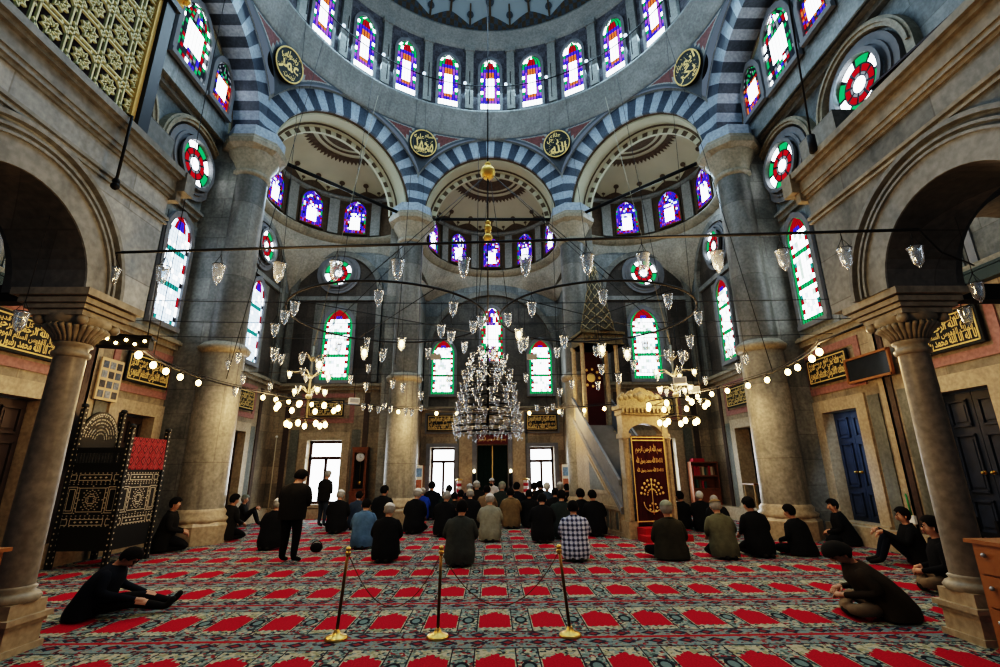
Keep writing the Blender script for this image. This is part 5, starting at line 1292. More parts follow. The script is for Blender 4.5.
# thin cables across the hall with lamps on long cords
CABLES = {8.3: 4.75, 9.6: 4.75, 11.0: 4.8, 12.4: 4.2}
for i, (Y, z) in enumerate(CABLES.items()):
    X = 8.38 if i < 3 else 6.6; b = MB(); b.tube([(X * (k / 12 - 1), Y, z - .12 * (1 - (k / 12 - 1) ** 2)) for k in range(25)], .008, 4)
    b.build('cable', M['wire'], None, 'thin dark cable strung across the hall, %s of four from the front' % ORD[i], 'cable', 'thin cables strung across the hall', origin=(-X, Y, z))
MID = {8.3: [(401.6, 342, 1), (364.5, 351, 1), (519, 333, 1), (602, 347.6, 1), (627, 352, 1), (319.6, 363, 1), (275, 328, 0), (690, 339.6, 0), (682, 355, 0), (274.5, 352, 0), (441, 329, 0), (451, 335, 0), (473, 325, 0), (564, 340, 0), (525, 341, 0)],
       9.6: [(367, 342, 0), (382, 356.5, 0), (281, 358.7, 0), (238, 357.7, 0), (596, 351, 0), (633.7, 364.5, 0), (618.6, 378, 0), (601.5, 369, 0), (667, 354, 0), (302, 358.7, 0), (730, 353, 0), (746, 359, 0), (739, 367.7, 0)],
       11.0: [(368.5, 369, 0), (366, 387, 0), (392.6, 384.6, 0), (402.7, 388, 0), (420.7, 396, 0), (449, 380, 0), (526, 378, 0), (598, 386, 0), (572, 384.7, 0), (560, 392.6, 0), (705.5, 381, 0), (678, 393.6, 0), (228, 365, 0), (242.7, 379.7, 0), (270, 387, 0), (234.7, 392, 0), (350.5, 379.7, 0)],
       12.4: [(363, 408, 0), (370, 409, 0), (378.4, 410.5, 0), (384, 407, 0), (390, 410.5, 0), (405.6, 412.7, 0), (411.7, 414, 0), (421, 409, 0), (537, 409, 0), (547, 411, 0), (553, 408, 0), (562, 414, 0), (700, 402, 0)]}
nl = 0
for (Y, L), cn in zip(MID.items(), ('nearest', 'second', 'third', 'farthest')):
    L = sorted(L); z0 = CABLES[Y]; X = 8.38 if Y < 12 else 6.6
    for i, (x, y, lit) in enumerate(L):
        p = at_y(x, y, Y); zc = z0 - .12 * (1 - (p.x / X) ** 2); p.z += .23; d = max(0, zc - p.z)
        if d == 0: p.z = zc
        hang_lamp(p, lit, '%s glass cup lamp hanging from the %s thin cable, %s from the left' % ('lit' if lit else 'unlit', cn, ORD[i]), 'glass lamps on the %s thin cable' % cn, d, (.95, .85, .8, .72)[list(MID).index(Y)])
# great ring of bare bulbs
R_TRAY = .35
RC, RR, RZ = V(-.15, 9.9, 3.58), 6.0, 3.58
gr = empty('bulb_ring', tuple(RC), 0, 'great thin iron half-ring of bare warm bulbs circling the hall', 'light ring')
A0, A1 = -.46, PI + .46; arc_ = lambda z: [(RR * cos(A0 + (A1 - A0) * k / 80), RR * sin(A0 + (A1 - A0) * k / 80), z) for k in range(81)]
b = MB(); b.tube([(5.6, -3.98, .1)] + arc_(0) + [(-5.6, -3.98, .1)], .018, 5); b.tube(arc_(.05), .008, 4); b.build('ring', M['wire'], gr)
for k in range(4): a = PI / 8 + PI / 4 * k; b = MB(); b.tube([(RR * cos(a), RR * sin(a), 0), (6.5 * cos(a), 6.5 * sin(a), 12.5)], .007, 4); b.build('suspension_wire', M['wire'], gr)
bulbs = [(107, 350), (137, 362), (160, 369), (181, 375), (201, 381), (248, 397), (259, 399.6), (270, 402), (281, 404), (290.7, 406), (395.5, 411.6), (434.6, 413.4), (456, 413.8), (531, 413), (556.6, 409.5), (577.5, 407), (594, 405), (614, 402), (631.5, 401.6),
         (711, 399), (720.5, 397), (731, 393.6), (742.6, 389.7), (758, 384), (771, 378), (790, 370), (806, 365), (831, 355), (858, 346)]
for (x, y) in bulbs:
    q = at_z(x, y, 3.5); a = math.atan2(q.y - RC.y, q.x - RC.x); c_ = (RR * cos(a), RR * sin(a), -.12)
    b = MB(); b.ball(c_, .05, 10, 8, sz=1.25); bb = b.build('bulb', M['bulb'], gr); b = MB(); b.lathe([(.02, 0), (.024, .06)], (c_[0], c_[1], c_[2] + .05), 8, cap=True); b.build('socket', M['iron'], bb)
# dark tray of little bulbs beside the left column capital
p = at_y(124, 343, 6.25); o = empty('lamp_tray', tuple(p), R_TRAY, 'dark tray studded with small bulbs hanging beside the left column capital', 'lamp tray')
b = MB(); b.box((0, 0, 0), (.62, .2, .14)); b.box((0, 0, .08), (.66, .24, .03)); b.build('housing', M['iron'], o)
for k in range(2): b = MB(); b.tube([(-.25 + .5 * k, 0, .09), (-.25 + .5 * k, -.2, 5.3 - p.z)], .006, 4); b.build('hanger', M['wire'], o)
for k in range(6): b = MB(); b.ball((-.26 + .104 * k, -.112, -.03 + .05 * (k % 2)), .02, 8, 6); b.build('bulb', M['bulb'], o)
# warm arm chandeliers left and right
M['pale_arm'] = plain('tarnished_pale_metal', (.3, .28, .22), .45, .4)
def arm_chandelier(cx, cy, nm):
    o = empty('arm_chandelier', (cx, cy, 2.66), 0, 'many-armed chandelier of warm glass lamps hanging %s of the crystal chandelier' % nm, 'chandelier', 'warm arm chandeliers')
    b = MB(); b.tube([(0, 0, -.02), (0, 0, 1.6)], .022, 8); b.ball((0, 0, .5), .07, 10, 8); b.ball((0, 0, .95), .06, 10, 8); b.ball((0, 0, 1.35), .05, 10, 8); b.tube([(0, 0, 1.6), (cx * -.25, 0, 8.2)], .007, 4); b.build('stem', M['pale_arm'], o)
    for r, z in ((.38, 0.02), (.62, .36)):
        b = MB(); b.tube([(r * cos(2 * PI * k / 24), r * sin(2 * PI * k / 24), z) for k in range(24)], .012, 5, closed=True)
        for k in range(3): a = 2 * PI * k / 3; b.tube([(r * cos(a), r * sin(a), z), (0, 0, z + .1)], .008, 4)
        b.build('hoop', M['iron'], o)
    def cup(p, lit):
        b = MB(); x, y, z = p; b.lathe([(.065, .14), (.055, .1), (.045, .04), (.02, 0), (.012, -.03)], (x, y, z), 10); g = b.build('glass_cup', M['glass'], o)
        if lit: b = MB(); b.ball((x, y, z + .08), .035, 8, 6, sz=1.3); b.build('bulb', M['bulb'], g)
    for k in range(7): a = 2 * PI * k / 7 + .2; b = MB(); b.ball((.38 * cos(a), .38 * sin(a), -.07), .048, 8, 6, sz=1.3); b.build('bulb', M['bulb'], o)
    for k in range(8): a = 2 * PI * k / 8 + .1; b = MB(); b.ball((.62 * cos(a), .62 * sin(a), .27), .048, 8, 6, sz=1.3); b.build('bulb', M['bulb'], o)
    for zz, r, n_, lit in ((.55, .32, 5, 1), (.9, .42, 5, 1), (1.25, .3, 4, 0)):
        for k in range(n_):
            a = 2 * PI * k / n_ + zz; b = MB(); b.tube([(0, 0, zz), (r * .5 * cos(a), r * .5 * sin(a), zz + .14), (r * .9 * cos(a), r * .9 * sin(a), zz + .12), (r * cos(a), r * sin(a), zz)], .012, 5); b.build('curved_arm', M['pale_arm'], o)
            cup((r * cos(a), r * sin(a), zz), lit and k % 2 == 0)
arm_chandelier(-3.85, 10.0, 'left'); arm_chandelier(3.9, 10.0, 'right')
# crystal chandelier under the dome
cc = empty('crystal_chandelier', (CX - .04, 9.85, 2.3), 0, 'huge crystal chandelier of many glass cups hanging in the middle of the hall', 'chandelier')
tiers = [(1.8, .2, 4), (1.62, .4, 6), (1.42, .3, 6), (1.3, .5, 9), (1.05, .54, 10), (.85, .58, 11), (.62, .62, 12), (.42, .66, 13), (.22, .68, 15), (.1, .66, 13)]
cup_me = None
b = MB(); b.tube([(0, 0, .1), (0, 0, 1.95)], .03, 8)
for z, r, n_ in tiers:
    b.tube([(r * cos(2 * PI * k / 32), r * sin(2 * PI * k / 32), z) for k in range(32)], .007, 4, closed=True)
    for k in range(4): a = PI * k / 2 + z; b.tube([(0, 0, z + .05), (r * cos(a), r * sin(a), z)], .012, 4)
b.build('iron_frame', M['iron'], cc)
for z, r, n_ in tiers:
    for k in range(n_):
        a = 2 * PI * k / n_ + z * 3
        if cup_me is None:
            b = MB(); b.lathe([(.055, .06), (.06, .055), (.046, .03), (.038, -.04), (.018, -.075), (.01, -.1)], (0, 0, 0), 10); b.ball((0, 0, -.11), .016, 6, 5); c_ = b.build('glass_cup', M['glass'], cc); cup_me = c_; c_.scale = (1.15, 1.15, 1.05)
        else: c_ = cup_me.copy(); COL.objects.link(c_); c_.parent = cc
        c_.location = (r * cos(a), r * sin(a), z + .01)
b = MB(); rs = random.Random(4)
for k in range(420):
    z, r, n_ = rs.choice(tiers); a = rs.uniform(0, 2 * PI); r += rs.uniform(-.12, .05); zz = z - rs.uniform(0, .16); s_ = rs.uniform(.012, .022)
    c_ = V(r * cos(a), r * sin(a), zz); b.add([c_ + Zv * s_ * 2, c_ + V(s_, 0, 0), c_ + V(0, s_, 0), c_ - V(s_, 0, 0), c_ - V(0, s_, 0), c_ - Zv * s_ * 2], [(0, 1, 2), (0, 2, 3), (0, 3, 4), (0, 4, 1), (5, 2, 1), (5, 3, 2), (5, 4, 3), (5, 1, 4)])
b.build('crystal_drops', M['glass'], cc, kind='stuff')
b = MB(); b.tube([(0, 0, 1.9), (0, 0, 22.6)], .018, 6); b.build('cable', M['wire'], cc)
for z, r in ((6.2, .18), (4.72, .09), (4.47, .11)): b = MB(); b.ball((0, 0, z), r, 16, 12); b.lathe([(.05, r), (.08, r + .05), (.03, r + .1)], (0, 0, z), 12); b.build('gold_ball', M['gold'], cc)
for k in range(10):
    a = 2 * PI * k / 10 + .3; b = MB(); b.tube([(0, 0, 6.2), (2.2 * cos(a), 2.2 * sin(a), 2.3 + .1)], .006, 4)
# little lamps on the rod around the foot of the drum
rr_ = empty('drum_lamp_rod', (CX, CY, 17.3), 0, 'thin dark rod with small white lamps running round the drum below its windows', 'lamp rod')
b = MB(); b.tube([(6.62 * cos(2 * PI * k / 96), 6.62 * sin(2 * PI * k / 96), 0) for k in range(96)], .022, 5, closed=True)
for k in range(24): a = PI / 2 + 2 * PI * (k + .5) / 24; b.tube([(6.62 * cos(a), 6.62 * sin(a), -.95), (6.62 * cos(a), 6.62 * sin(a), .75)], .018, 5)
b.build('rod', M['iron'], rr_)
for k in range(-5, 5):
    a = PI / 2 + math.radians(15 * (k + .5)); b = MB(); b.ball((6.6 * cos(a + .03), 6.6 * sin(a + .03), .08), .07, 8, 6); b.build('small_lamp', G['c'], rr_)
# thin wires falling from the drum
for i, (p, q) in enumerate((((-4.4, 14.5, 16.3), (-4.3, 12.2, 4.4)), ((-5.6, 12.8, 16.3), (-5.9, 10.5, 3.65)), ((3.0, 15.8, 16.3), (3.1, 13.0, 4.4)), ((4.6, 14.2, 16.3), (5.2, 12.9, 3.65)), ((5.9, 12.6, 16.3), (6.0, 9.9, 3.65)), ((-5.5, 7.6, 14), (-6.0, 8.3, 3.65)), ((-.5, 16.3, 16.3), (-.4, 11.5, 4.8)), ((-3.0, 15.9, 16.3), (-2.6, 12.5, 4.4)))):
    rod('wire', p, q, .009, 'thin dark wire falling from the drum, %s of eight from the left' % ORD[[2, 1, 5, 6, 7, 0, 4, 3][i]], 'wire', 'thin wires falling from the drum', 'wire', 4)
# small flood lamps and cameras fixed among the cables
for (x, y, Y, lab) in ((354, 401, 12.4, 'white box flood lamp on a cable left of the crystal chandelier'), (694, 390, 11.0, 'white box flood lamp on a cable right of the crystal chandelier'), (680, 381, 9.6, 'beige tubular flood lamp above the gilded pulpit crown')):
    p = at_y(x, y, Y); o = empty('flood_lamp', tuple(p), .4 if x < 500 else -.4, lab, 'flood lamp')
    b = MB(); b.box((0, 0, 0), (.26, .2, .14)); b.build('housing', M['white_paint'], o); b = MB(); b.tube([(0, 0, .07), (0, 0, CABLES[Y] - .03 - p.z)], .008, 5); b.build('hanger', M['iron'], o); b = MB(); b.box((0, -.105, 0), (.22, .01, .1)); b.build('lens', M['grey_metal'], o)
for (x, y, lab) in ((436, 357, 'small beige box before the left window of the recess, upper'), (532, 357, 'small beige box before the right window of the recess, upper')):
    p = at_y(x, y, 12.4); o = empty('flood_lamp', tuple(p), 0, lab, 'flood lamp'); b = MB(); b.box((0, 0, 0), (.26, .16, .13)); b.build('housing', plain('beige_enamel', (.32, .29, .23), .6), o); b = MB(); b.tube([(0, 0, .05), (0, 0, CABLES[12.4] - .05 - p.z)] if p.z < 4.1 else [(0, 0, -.05), (0, 0, CABLES[12.4] - .05 - p.z)], .008, 5); b.build('hanger', M['iron'], o)

# ================================================================== people
def limb(b, pts): pass
def person(name_label, pos, face, pose, top, bottom, hair, head=(0, 0), cap=None, scale=1.0, lean=0.0, turn=0.0, group=None, detail=False, joints=None, coat=True, beard=None, hands=True):
    """one continuous skinned body (skin, jacket and trousers by region), hair/cap and coat skirt as parts; local +y is the way the person faces"""
    J = {}
    def put(k, *p): J[k] = Vector(p)
    hz = dict(kneel=.27, cross=.13, stand=.92, up=.14, long=.13)[pose]
    ln = lean
    def sp(h, w=0.0):  # point on the leaning spine, h above the hips
        return Vector((w, h * sin(ln * min(1, h / .35)) , hz + h * cos(ln * min(1, h / .35))))
    J['hip'] = Vector((0, -.02, hz)); J['waist'] = sp(.16); J['chest'] = sp(.36); J['neck0'] = sp(.5); J['neck1'] = sp(.535)
    hp, hy = head
    nb = J['neck1']; hd = Vector((sin(hy) * .0, 0, 0))
    fwd = Vector((-sin(hy) * cos(hp), cos(hy) * cos(hp), -sin(hp))); upv = Vector((-sin(hy) * sin(hp), cos(hy) * sin(hp), cos(hp)))
    J['head0'] = nb + upv * .062 + fwd * .03; J['head1'] = nb + upv * .14 + fwd * .035; J['head2'] = nb + upv * .205 + fwd * .02
    J['nose'] = J['head0'] + upv * .045 + fwd * .105; J['chin'] = J['head0'] - upv * .03 + fwd * .045
    for s, k in ((-1, 'l'), (1, 'r')):
        J['sh' + k] = sp(.455, s * .2); J['sh' + k].z -= .005
        if pose == 'stand':
            put('el' + k, s * .25, .02 + sp(.16).y, hz + .17); put('wr' + k, s * .16, .17 + sp(.1).y, hz + .1); put('hd' + k, s * .08, .2 + sp(.1).y, hz + .09)
            put('th' + k, s * .095, 0, hz - .03); put('kn' + k, s * .1, .03, .5); put('an' + k, s * .1, -.01, .09); put('to' + k, s * .12, .17, .035)
        elif pose == 'kneel':
            e = sp(.2, s * .28); J['el' + k] = e; put('wr' + k, s * .15, .27 + .2 * ln, hz + .12 - .05 * ln); put('hd' + k, s * .13, .36 + .2 * ln, hz + .07)
            put('th' + k, s * .1, .05, hz - .03); put('kn' + k, s * .16, .4, .085); put('an' + k, s * .09, -.16, .06); put('to' + k, s * .07, -.33, .035)
        elif pose == 'cross':
            J['el' + k] = sp(.19, s * .27); put('wr' + k, s * .2, .27 + .15 * ln, hz + .12); put('hd' + k, s * .12, .33 + .15 * ln, hz + .1)
            put('th' + k, s * .1, .05, hz - .02); put('kn' + k, s * .38, .27, .13); put('an' + k, -s * .1, .34, .06); put('to' + k, -s * .24, .3, .045)
        elif pose == 'up':
            J['el' + k] = sp(.22, s * .3) + Vector((0, .12, 0)); put('wr' + k, s * .2, .42, .56); put('hd' + k, s * .2, .5, .52)
            put('th' + k, s * .1, .03, hz); put('kn' + k, s * .17, .34, .5); put('an' + k, s * .13, .5, .08); put('to' + k, s * .14, .7, .035)
        else:
            J['el' + k] = sp(.2, s * .27) + Vector((0, .1, 0)); put('wr' + k, s * .17, .42 + .2 * ln, .2); put('hd' + k, s * .15, .5 + .2 * ln, .17)
            put('th' + k, s * .1, .05, hz - .01); put('kn' + k, s * .15, .44, .17); put('an' + k, s * .12, .82, .07); put('to' + k, s * .14, .9, .2)
    if joints:
        for k, p in joints.items(): J[k] = Vector(p)
    Rd = dict(hip=.15, waist=.14, chest=.155, neck0=.075, neck1=.055, head0=.086, head1=.105, head2=.08, nose=.02, chin=.045)
    for k in 'lr': Rd.update({'sh' + k: .092, 'el' + k: .066, 'wr' + k: .036, 'hd' + k: .03, 'th' + k: .115, 'kn' + k: .075, 'an' + k: .05, 'to' + k: .035})
    E = [('hip', 'waist', 't'), ('waist', 'chest', 't'), ('chest', 'neck0', 't'), ('neck0', 'neck1', 's'), ('neck1', 'head0', 's'), ('head0', 'head1', 's'), ('head1', 'head2', 's'), ('head0', 'chin', 's'), ('head0', 'nose', 's')]
    for k in 'lr': E += [('chest', 'sh' + k, 't'), ('sh' + k, 'el' + k, 't'), ('el' + k, 'wr' + k, 't'), ('wr' + k, 'hd' + k, 's'), ('hip', 'th' + k, 'b'), ('th' + k, 'kn' + k, 'b'), ('kn' + k, 'an' + k, 'b'), ('an' + k, 'to' + k, 'f')]
    keys = list(J); idx = {k: i for i, k in enumerate(keys)}
    me = bpy.data.meshes.new('person'); me.from_pydata([tuple(J[k]) for k in keys], [(idx[a], idx[c]) for a, c, _ in E], [])
    o = bpy.data.objects.new('person', me); COL.objects.link(o)
    md = o.modifiers.new('skin', 'SKIN'); md.use_smooth_shade = True; md.branch_smoothing = .6
    for i, k in enumerate(keys):
        sv = me.skin_vertices[0].data[i]; r = Rd[k]; sv.radius = (r, r)
        if k in ('hip', 'waist', 'chest'): sv.radius = (r * 1.12, r * .84)
        if k == 'hip': sv.use_root = True
    sd = o.modifiers.new('sub', 'SUBSURF'); sd.levels = 1; sd.render_levels = 1
    bpy.context.view_layer.update()
    m2 = bpy.data.meshes.new_from_object(o.evaluated_get(bpy.context.evaluated_depsgraph_get()))
    o.modifiers.clear(); o.data = m2; bpy.data.meshes.remove(me); m2.name = 'person'
    m2.materials.clear()
    for m in (M['skin'], CL[top], CL[bottom], CL['black'] if pose == 'stand' else CL['dim']): m2.materials.append(m)
    segs = [(J[a], J[c], t_) for a, c, t_ in E]
    for p in m2.polygons:
        c = p.center; best = 9; kind = 't'
        for a, d, t_ in segs:
            v = d - a; f = max(0, min(1, (c - a).dot(v) / max(1e-9, v.length_squared))); dd = (a + v * f - c).length
            if t_ == 's': dd *= 1.0
            if dd < best: best = dd; kind = t_
        p.material_index = 'stbf'.index(kind); p.use_smooth = True
    o.location = pos; o.rotation_euler = (0, 0, face); o.scale = (scale,) * 3
    props(o, name_label, 'person', group)
    # hair or cap
    hc = (J['head0'] + J['head2']) / 2 + fwd * -.005
    side_ = fwd.cross(upv)
    def hv(a, e, r): return hc + (side_ * cos(a) * cos(e) + fwd * sin(a) * cos(e) * 1.12) * r + upv * (sin(e) * r * 1.18 + .02)
    def shell(nm, r, mat, efun):
        b = MB(); n = 18; rows = 6; vs = []
        for i in range(rows + 1):
            for k in range(n):
                a = 2 * PI * k / n; e0 = efun(a); e = e0 + (PI / 2 - e0) * i / rows; vs.append(hv(a, e, r))
        b.add(vs, [(i * n + k, i * n + (k + 1) % n, (i + 1) * n + (k + 1) % n, (i + 1) * n + k) for i in range(rows) for k in range(n)], 0, True); return b.build(nm, mat, o)
    shell('hair', .112, CL[hair], lambda a: (.45 if sin(a) > .35 else (-.1 if sin(a) > -.2 else -.8)))
    if cap == 'flat':
        b = MB(); b.T = None
        vs = [hv(2 * PI * k / 18, .38, .13) for k in range(18)] + [hv(2 * PI * k / 18, .75, .124) for k in range(18)] + [hv(0, PI / 2, .118)]
        b.add(vs, [(k, (k + 1) % 18, 18 + (k + 1) % 18, 18 + k) for k in range(18)] + [(18 + k, 18 + (k + 1) % 18, 36) for k in range(18)], 0, True)
        b.add([hv(PI / 2 + d, .38, r) for d, r in ((-.6, .12), (-.3, .165), (0, .175), (.3, .165), (.6, .12))], [(0, 1, 2, 3, 4)]); b.build('flat_cap', CL['tan'], o)
    elif cap:
        shell({'white': 'knitted_cap', 'beige': 'knitted_cap', 'dark': 'dark_cap', 'beanie': 'woollen_hat', 'pale': 'knitted_cap'}[cap], .12 if cap != 'beanie' else .128, CL[{'white': 'white', 'beige': 'cream', 'dark': 'black', 'beanie': 'dim', 'pale': 'capgrey'}[cap]], lambda a: .3 if cap != 'beanie' else (.1 if sin(a) > 0 else -.2))
    for s in (-1, 1):
        b = MB(); c_ = hc + side_ * s * .098 - upv * .015; b.add([c_ + upv * .03, c_ + side_ * s * .022 + upv * .012 - fwd * .015, c_ + side_ * s * .016 - upv * .02 - fwd * .01, c_ - upv * .032, c_ - fwd * .02], [(0, 1, 2, 3), (0, 4, 3), (0, 1, 4), (1, 2, 4), (2, 3, 4)], 0, True); b.build('ear', M['skin'], o)
    if detail:
        b = MB(); 
        for s in (-1, 1): b = MB(); b.ball(hc + fwd * .092 + side_ * s * .034 + upv * .0, .013, 8, 6); b.build('eye', CL['hair'], o)
        for s in (-1, 1): b = MB(); b.tube([hc + fwd * .1 + side_ * s * .016 + upv * .022, hc + fwd * .096 + side_ * s * .04 + upv * .028, hc + fwd * .08 + side_ * s * .06 + upv * .02], .006, 5); b.build('eyebrow', CL['hair'], o)
        b = MB(); b.tube([hc + fwd * .096 - upv * .07 - side_ * .022, hc + fwd * .104 - upv * .068, hc + fwd * .096 - upv * .07 + side_ * .022], .006, 5); b.build('mouth', plain('lip_colour', (.3, .1, .09), .5), o)
    if beard:
        b = MB(); c_ = J['chin']; b.ball(c_ + fwd * .015 - upv * .0, .06, 10, 8, sz=1.15); b.build('beard', CL[beard], o)
    # hands: palm, four fingers of unequal length, thumb from the side
    if hands and pose != 'x':
        for s, k in ((-1, 'l'), (1, 'r')):
            w_, h_ = J['wr' + k], J['hd' + k]; d = (h_ - w_).normalized(); ax = d.cross(Zv)
            ax = ax.normalized() if ax.length > .1 else Vector((1, 0, 0)); dn = d.cross(ax).normalized()
            if dn.z > 0: dn = -dn
            b = MB(); b.tube([w_, w_ + d * .04, w_ + d * .085, w_ + d * .1], [.028, .036, .038, .03], 8)
            for i, L in enumerate((.062, .074, .07, .052)):
                p0 = w_ + d * .085 + ax * (.027 - .018 * i); p1 = p0 + d * L * .5 + dn * .012; p2 = p1 + d * L * .32 + dn * .024; b.tube([p0, p1, p2, p2 + d * .01 + dn * .012], [.0095, .009, .008, .006], 6)
            t0 = w_ + d * .03 + ax * s * -.032; b.tube([t0, t0 + d * .035 - ax * s * .024 + dn * .006, t0 + d * .065 - ax * s * .026 + dn * .016], [.012, .011, .008], 6); b.build('hand', M['skin'], o)
    # coat skirt and shoulders, one lofted shell
    if coat and pose in ('kneel', 'cross', 'long', 'up'):
        b = MB(); n = 28; rings = []
        if pose == 'kneel': spec = [(-.22, .25, .22, -.06), (-.1, .275, .235, -.05), (0, .268, .22, -.03), (.12, .255, .19, -.01), (.26, .268, .172, 0), (.38, .268, .155, 0), (.44, .245, .13, 0), (.485, .18, .11, 0), (.525, .1, .09, .005)]
        else: spec = [(-.1, .3, .235, -.03), (0, .29, .23, -.02), (.12, .265, .2, 0), (.26, .27, .175, 0), (.38, .268, .157, 0), (.44, .245, .13, 0), (.485, .18, .11, 0), (.525, .1, .09, .005)]
        rp = random.Random(hash(name_label) % 999 if False else len(name_label))
        for h, rx, ry, oy in spec:
            c_ = sp(max(h, 0)); c_.z += min(h, 0); t_ = ln * min(1, max(h, 0) / .35)
            ring = []
            for k in range(n):
                a = 2 * PI * k / n; f = 1 + .03 * sin(3 * a + h * 9 + len(name_label)) + .025 * sin(7 * a + h * 5)
                dx, dy = rx * cos(a) * f, ry * sin(a) * f + oy
                if h < .1 and sin(a) > .2: dy *= .55
                ring.append(Vector((c_.x + dx, c_.y + dy * cos(t_), max(.012 / scale, c_.z - dy * sin(t_)))))
            rings.append(ring)
        vs = [p for r_ in rings for p in r_]; b.add(vs, [(i * n + k, i * n + (k + 1) % n, (i + 1) * n + (k + 1) % n, (i + 1) * n + k) for i in range(len(rings) - 1) for k in range(n)], 0, True)
        b.build('shirt' if top == 'plaid' or top == 'blue' else 'jacket', CL[top], o)
        b = MB()
        c_ = sp(.5); b.tube([c_ + Vector((.088 * cos(2 * PI * k / 16), .082 * sin(2 * PI * k / 16) + .004, .012 - .02 * sin(2 * PI * k / 16))) for k in range(16)], .018, 6, closed=True); b.build('collar', CL[top], o)
    elif coat:
        b = MB(); n = 24; rings = []
        for h, rx, ry, oy in ((-.14, .225, .18, -.01), (0, .23, .18, 0), (.14, .232, .165, 0), (.28, .255, .165, 0), (.38, .262, .155, 0), (.44, .24, .128, 0), (.485, .175, .11, 0), (.525, .095, .088, .005)):
            c_ = sp(max(h, 0)); c_.z += min(h, 0); rings.append([Vector((c_.x + rx * cos(2 * PI * k / n), c_.y + ry * sin(2 * PI * k / n) + oy, c_.z)) for k in range(n)])
        b.add([p for r_ in rings for p in r_], [(i * n + k, i * n + (k + 1) % n, (i + 1) * n + (k + 1) % n, (i + 1) * n + k) for i in range(len(rings) - 1) for k in range(n)], 0, True); b.build('sweater' if pose == 'stand' and top != 'dim' else 'jacket', CL[top], o)
    return o
def P2(x, y): q = at_z(x, y); return (q.x, q.y, 0)
R_ = math.radians
KN = 'worshippers kneeling on the carpet'
# foreground and sides
person('person in dark navy sitting bent forward on the carpet by the left column, legs out', P2(90, 616), R_(-72), 'long', 'navy', 'black', 'hair', (.85, -.1), None, 1.0, .36, detail=True).scale = (1.15, 1.0, .9)
person('person in dark brown coat and dark woollen hat sitting bent over in the right foreground', P2(888, 616), R_(60), 'cross', 'brown', 'khaki', 'hair', (.6, .35), 'beanie', 1.0, .42, detail=True).scale = (1.25, 1.2, .9)
person('person with dark hair and black jacket sitting with raised knees against the right wall', P2(918, 566), R_(62), 'up', 'black', 'navy', 'hair', (.05, .1), None, 1.02, .05, detail=True)
person('person in dark jacket and tan trousers sitting behind the right column', P2(955, 592), R_(52), 'cross', 'black', 'khaki', 'hair', (.05, .1), None, 1.05, .1, detail=True)
person('person in black with bent head sitting by the right wall near the blue-black door', P2(848, 545), R_(50), 'cross', 'black', 'black', 'hair', (.15, .5), None, 1.05, .2)
person('person with black hair and black jacket sitting beside the right pier', P2(803, 555), R_(20), 'cross', 'black', 'black', 'hair', (.25, .3), None, 1.02, .15, group=KN)
person('person in broad black jacket and dark cap kneeling left of the right pier', P2(760, 556), R_(8), 'kneel', 'black', 'black', 'hair', (.25, .2), 'dark', 1.02, .1, group=KN)
person('person in olive-beige jacket and flat cap kneeling at the right', P2(725, 558), R_(2), 'kneel', 'mossy', 'black', 'greyhair', (.3, -.1), 'flat', 1.0, .14, group=KN)
person('person in dark olive jacket and pale green-grey cap kneeling before the pulpit', P2(672, 559), R_(-3), 'cross', 'olive', 'black', 'greyhair', (.1, -.1), 'pale', 1.12, .06, group=KN)
person('person with white hair and black coat kneeling before the bookcase', P2(704, 531), R_(-12), 'kneel', 'black', 'black', 'hairsilver', (.2, -.2), None, .98, .12, group=KN)
person('person with grey hair and dark coat kneeling behind the flat-capped one', P2(721, 536), R_(-5), 'kneel', 'black', 'dim', 'greyhair', (.3, .1), None, .93, .2, group=KN)
person('person in black leaning on the side of the pulpit doorway', P2(683, 528), R_(20), 'cross', 'black', 'black', 'hair', (.1, 0), None, 1.1, -.05)
person('person in a navy and white plaid shirt kneeling behind the barrier posts', P2(576, 560), R_(-3), 'kneel', 'plaid', 'navy', 'hair', (.25, 0), None, 1.0, .1, group=KN)
person('person in grey-green jacket with dark hair kneeling near the middle', P2(460, 565), R_(-4), 'kneel', 'grey', 'black', 'hair', (.25, -.15), None, 1.04, .1, group=KN)
person('person in long black coat and white cap kneeling near the middle barrier post', P2(385, 561), R_(-2), 'kneel', 'black', 'black', 'greyhair', (.4, 0), 'white', .98, .14, group=KN)
person('person in a blue denim shirt kneeling beside the long black coat', P2(362, 548), R_(-2), 'kneel', 'blue', 'navy', 'hair', (.3, -.05), None, .98, .12, group=KN)
person('person in black jacket and white cap kneeling in front of the bright left door', P2(336, 533), R_(0), 'kneel', 'black', 'black', 'greyhair', (.4, 0), 'white', 1.08, .12, group=KN)
person('person standing in dark sweater and black trousers with bowed head', P2(287, 563), R_(-12), 'stand', 'dim', 'black', 'hair', (.45, 0), None, 1.0, .12).scale = (1.2, 1.15, 1.0)
person('person in dark jacket and jeans standing in front of the bright left door', P2(321, 527), R_(-25), 'stand', 'dim', 'jeans', 'greyhair', (.3, 0), None, .99, .08)
person('person in black with white cap kneeling half hidden by the standing one', P2(270, 549), R_(-6), 'kneel', 'black', 'black', 'greyhair', (.35, 0), 'white', 1.0, .12, group=KN)
person('person in wide dark coat kneeling beside the left pier', P2(225, 541), R_(-25), 'kneel', 'dim', 'black', 'hair', (.2, -.3), None, 1.05, .1, group=KN)
person('person with pale cap sitting against the left wall facing in', P2(240, 526), R_(-70), 'up', 'dim', 'black', 'greyhair', (.0, 0), 'pale', 1.0, .05)
person('person in black sitting upright behind the preacher seat by the left pier', P2(164, 552), R_(-60), 'kneel', 'dim', 'black', 'hair', (.1, -.2), None, 1.05, .05)
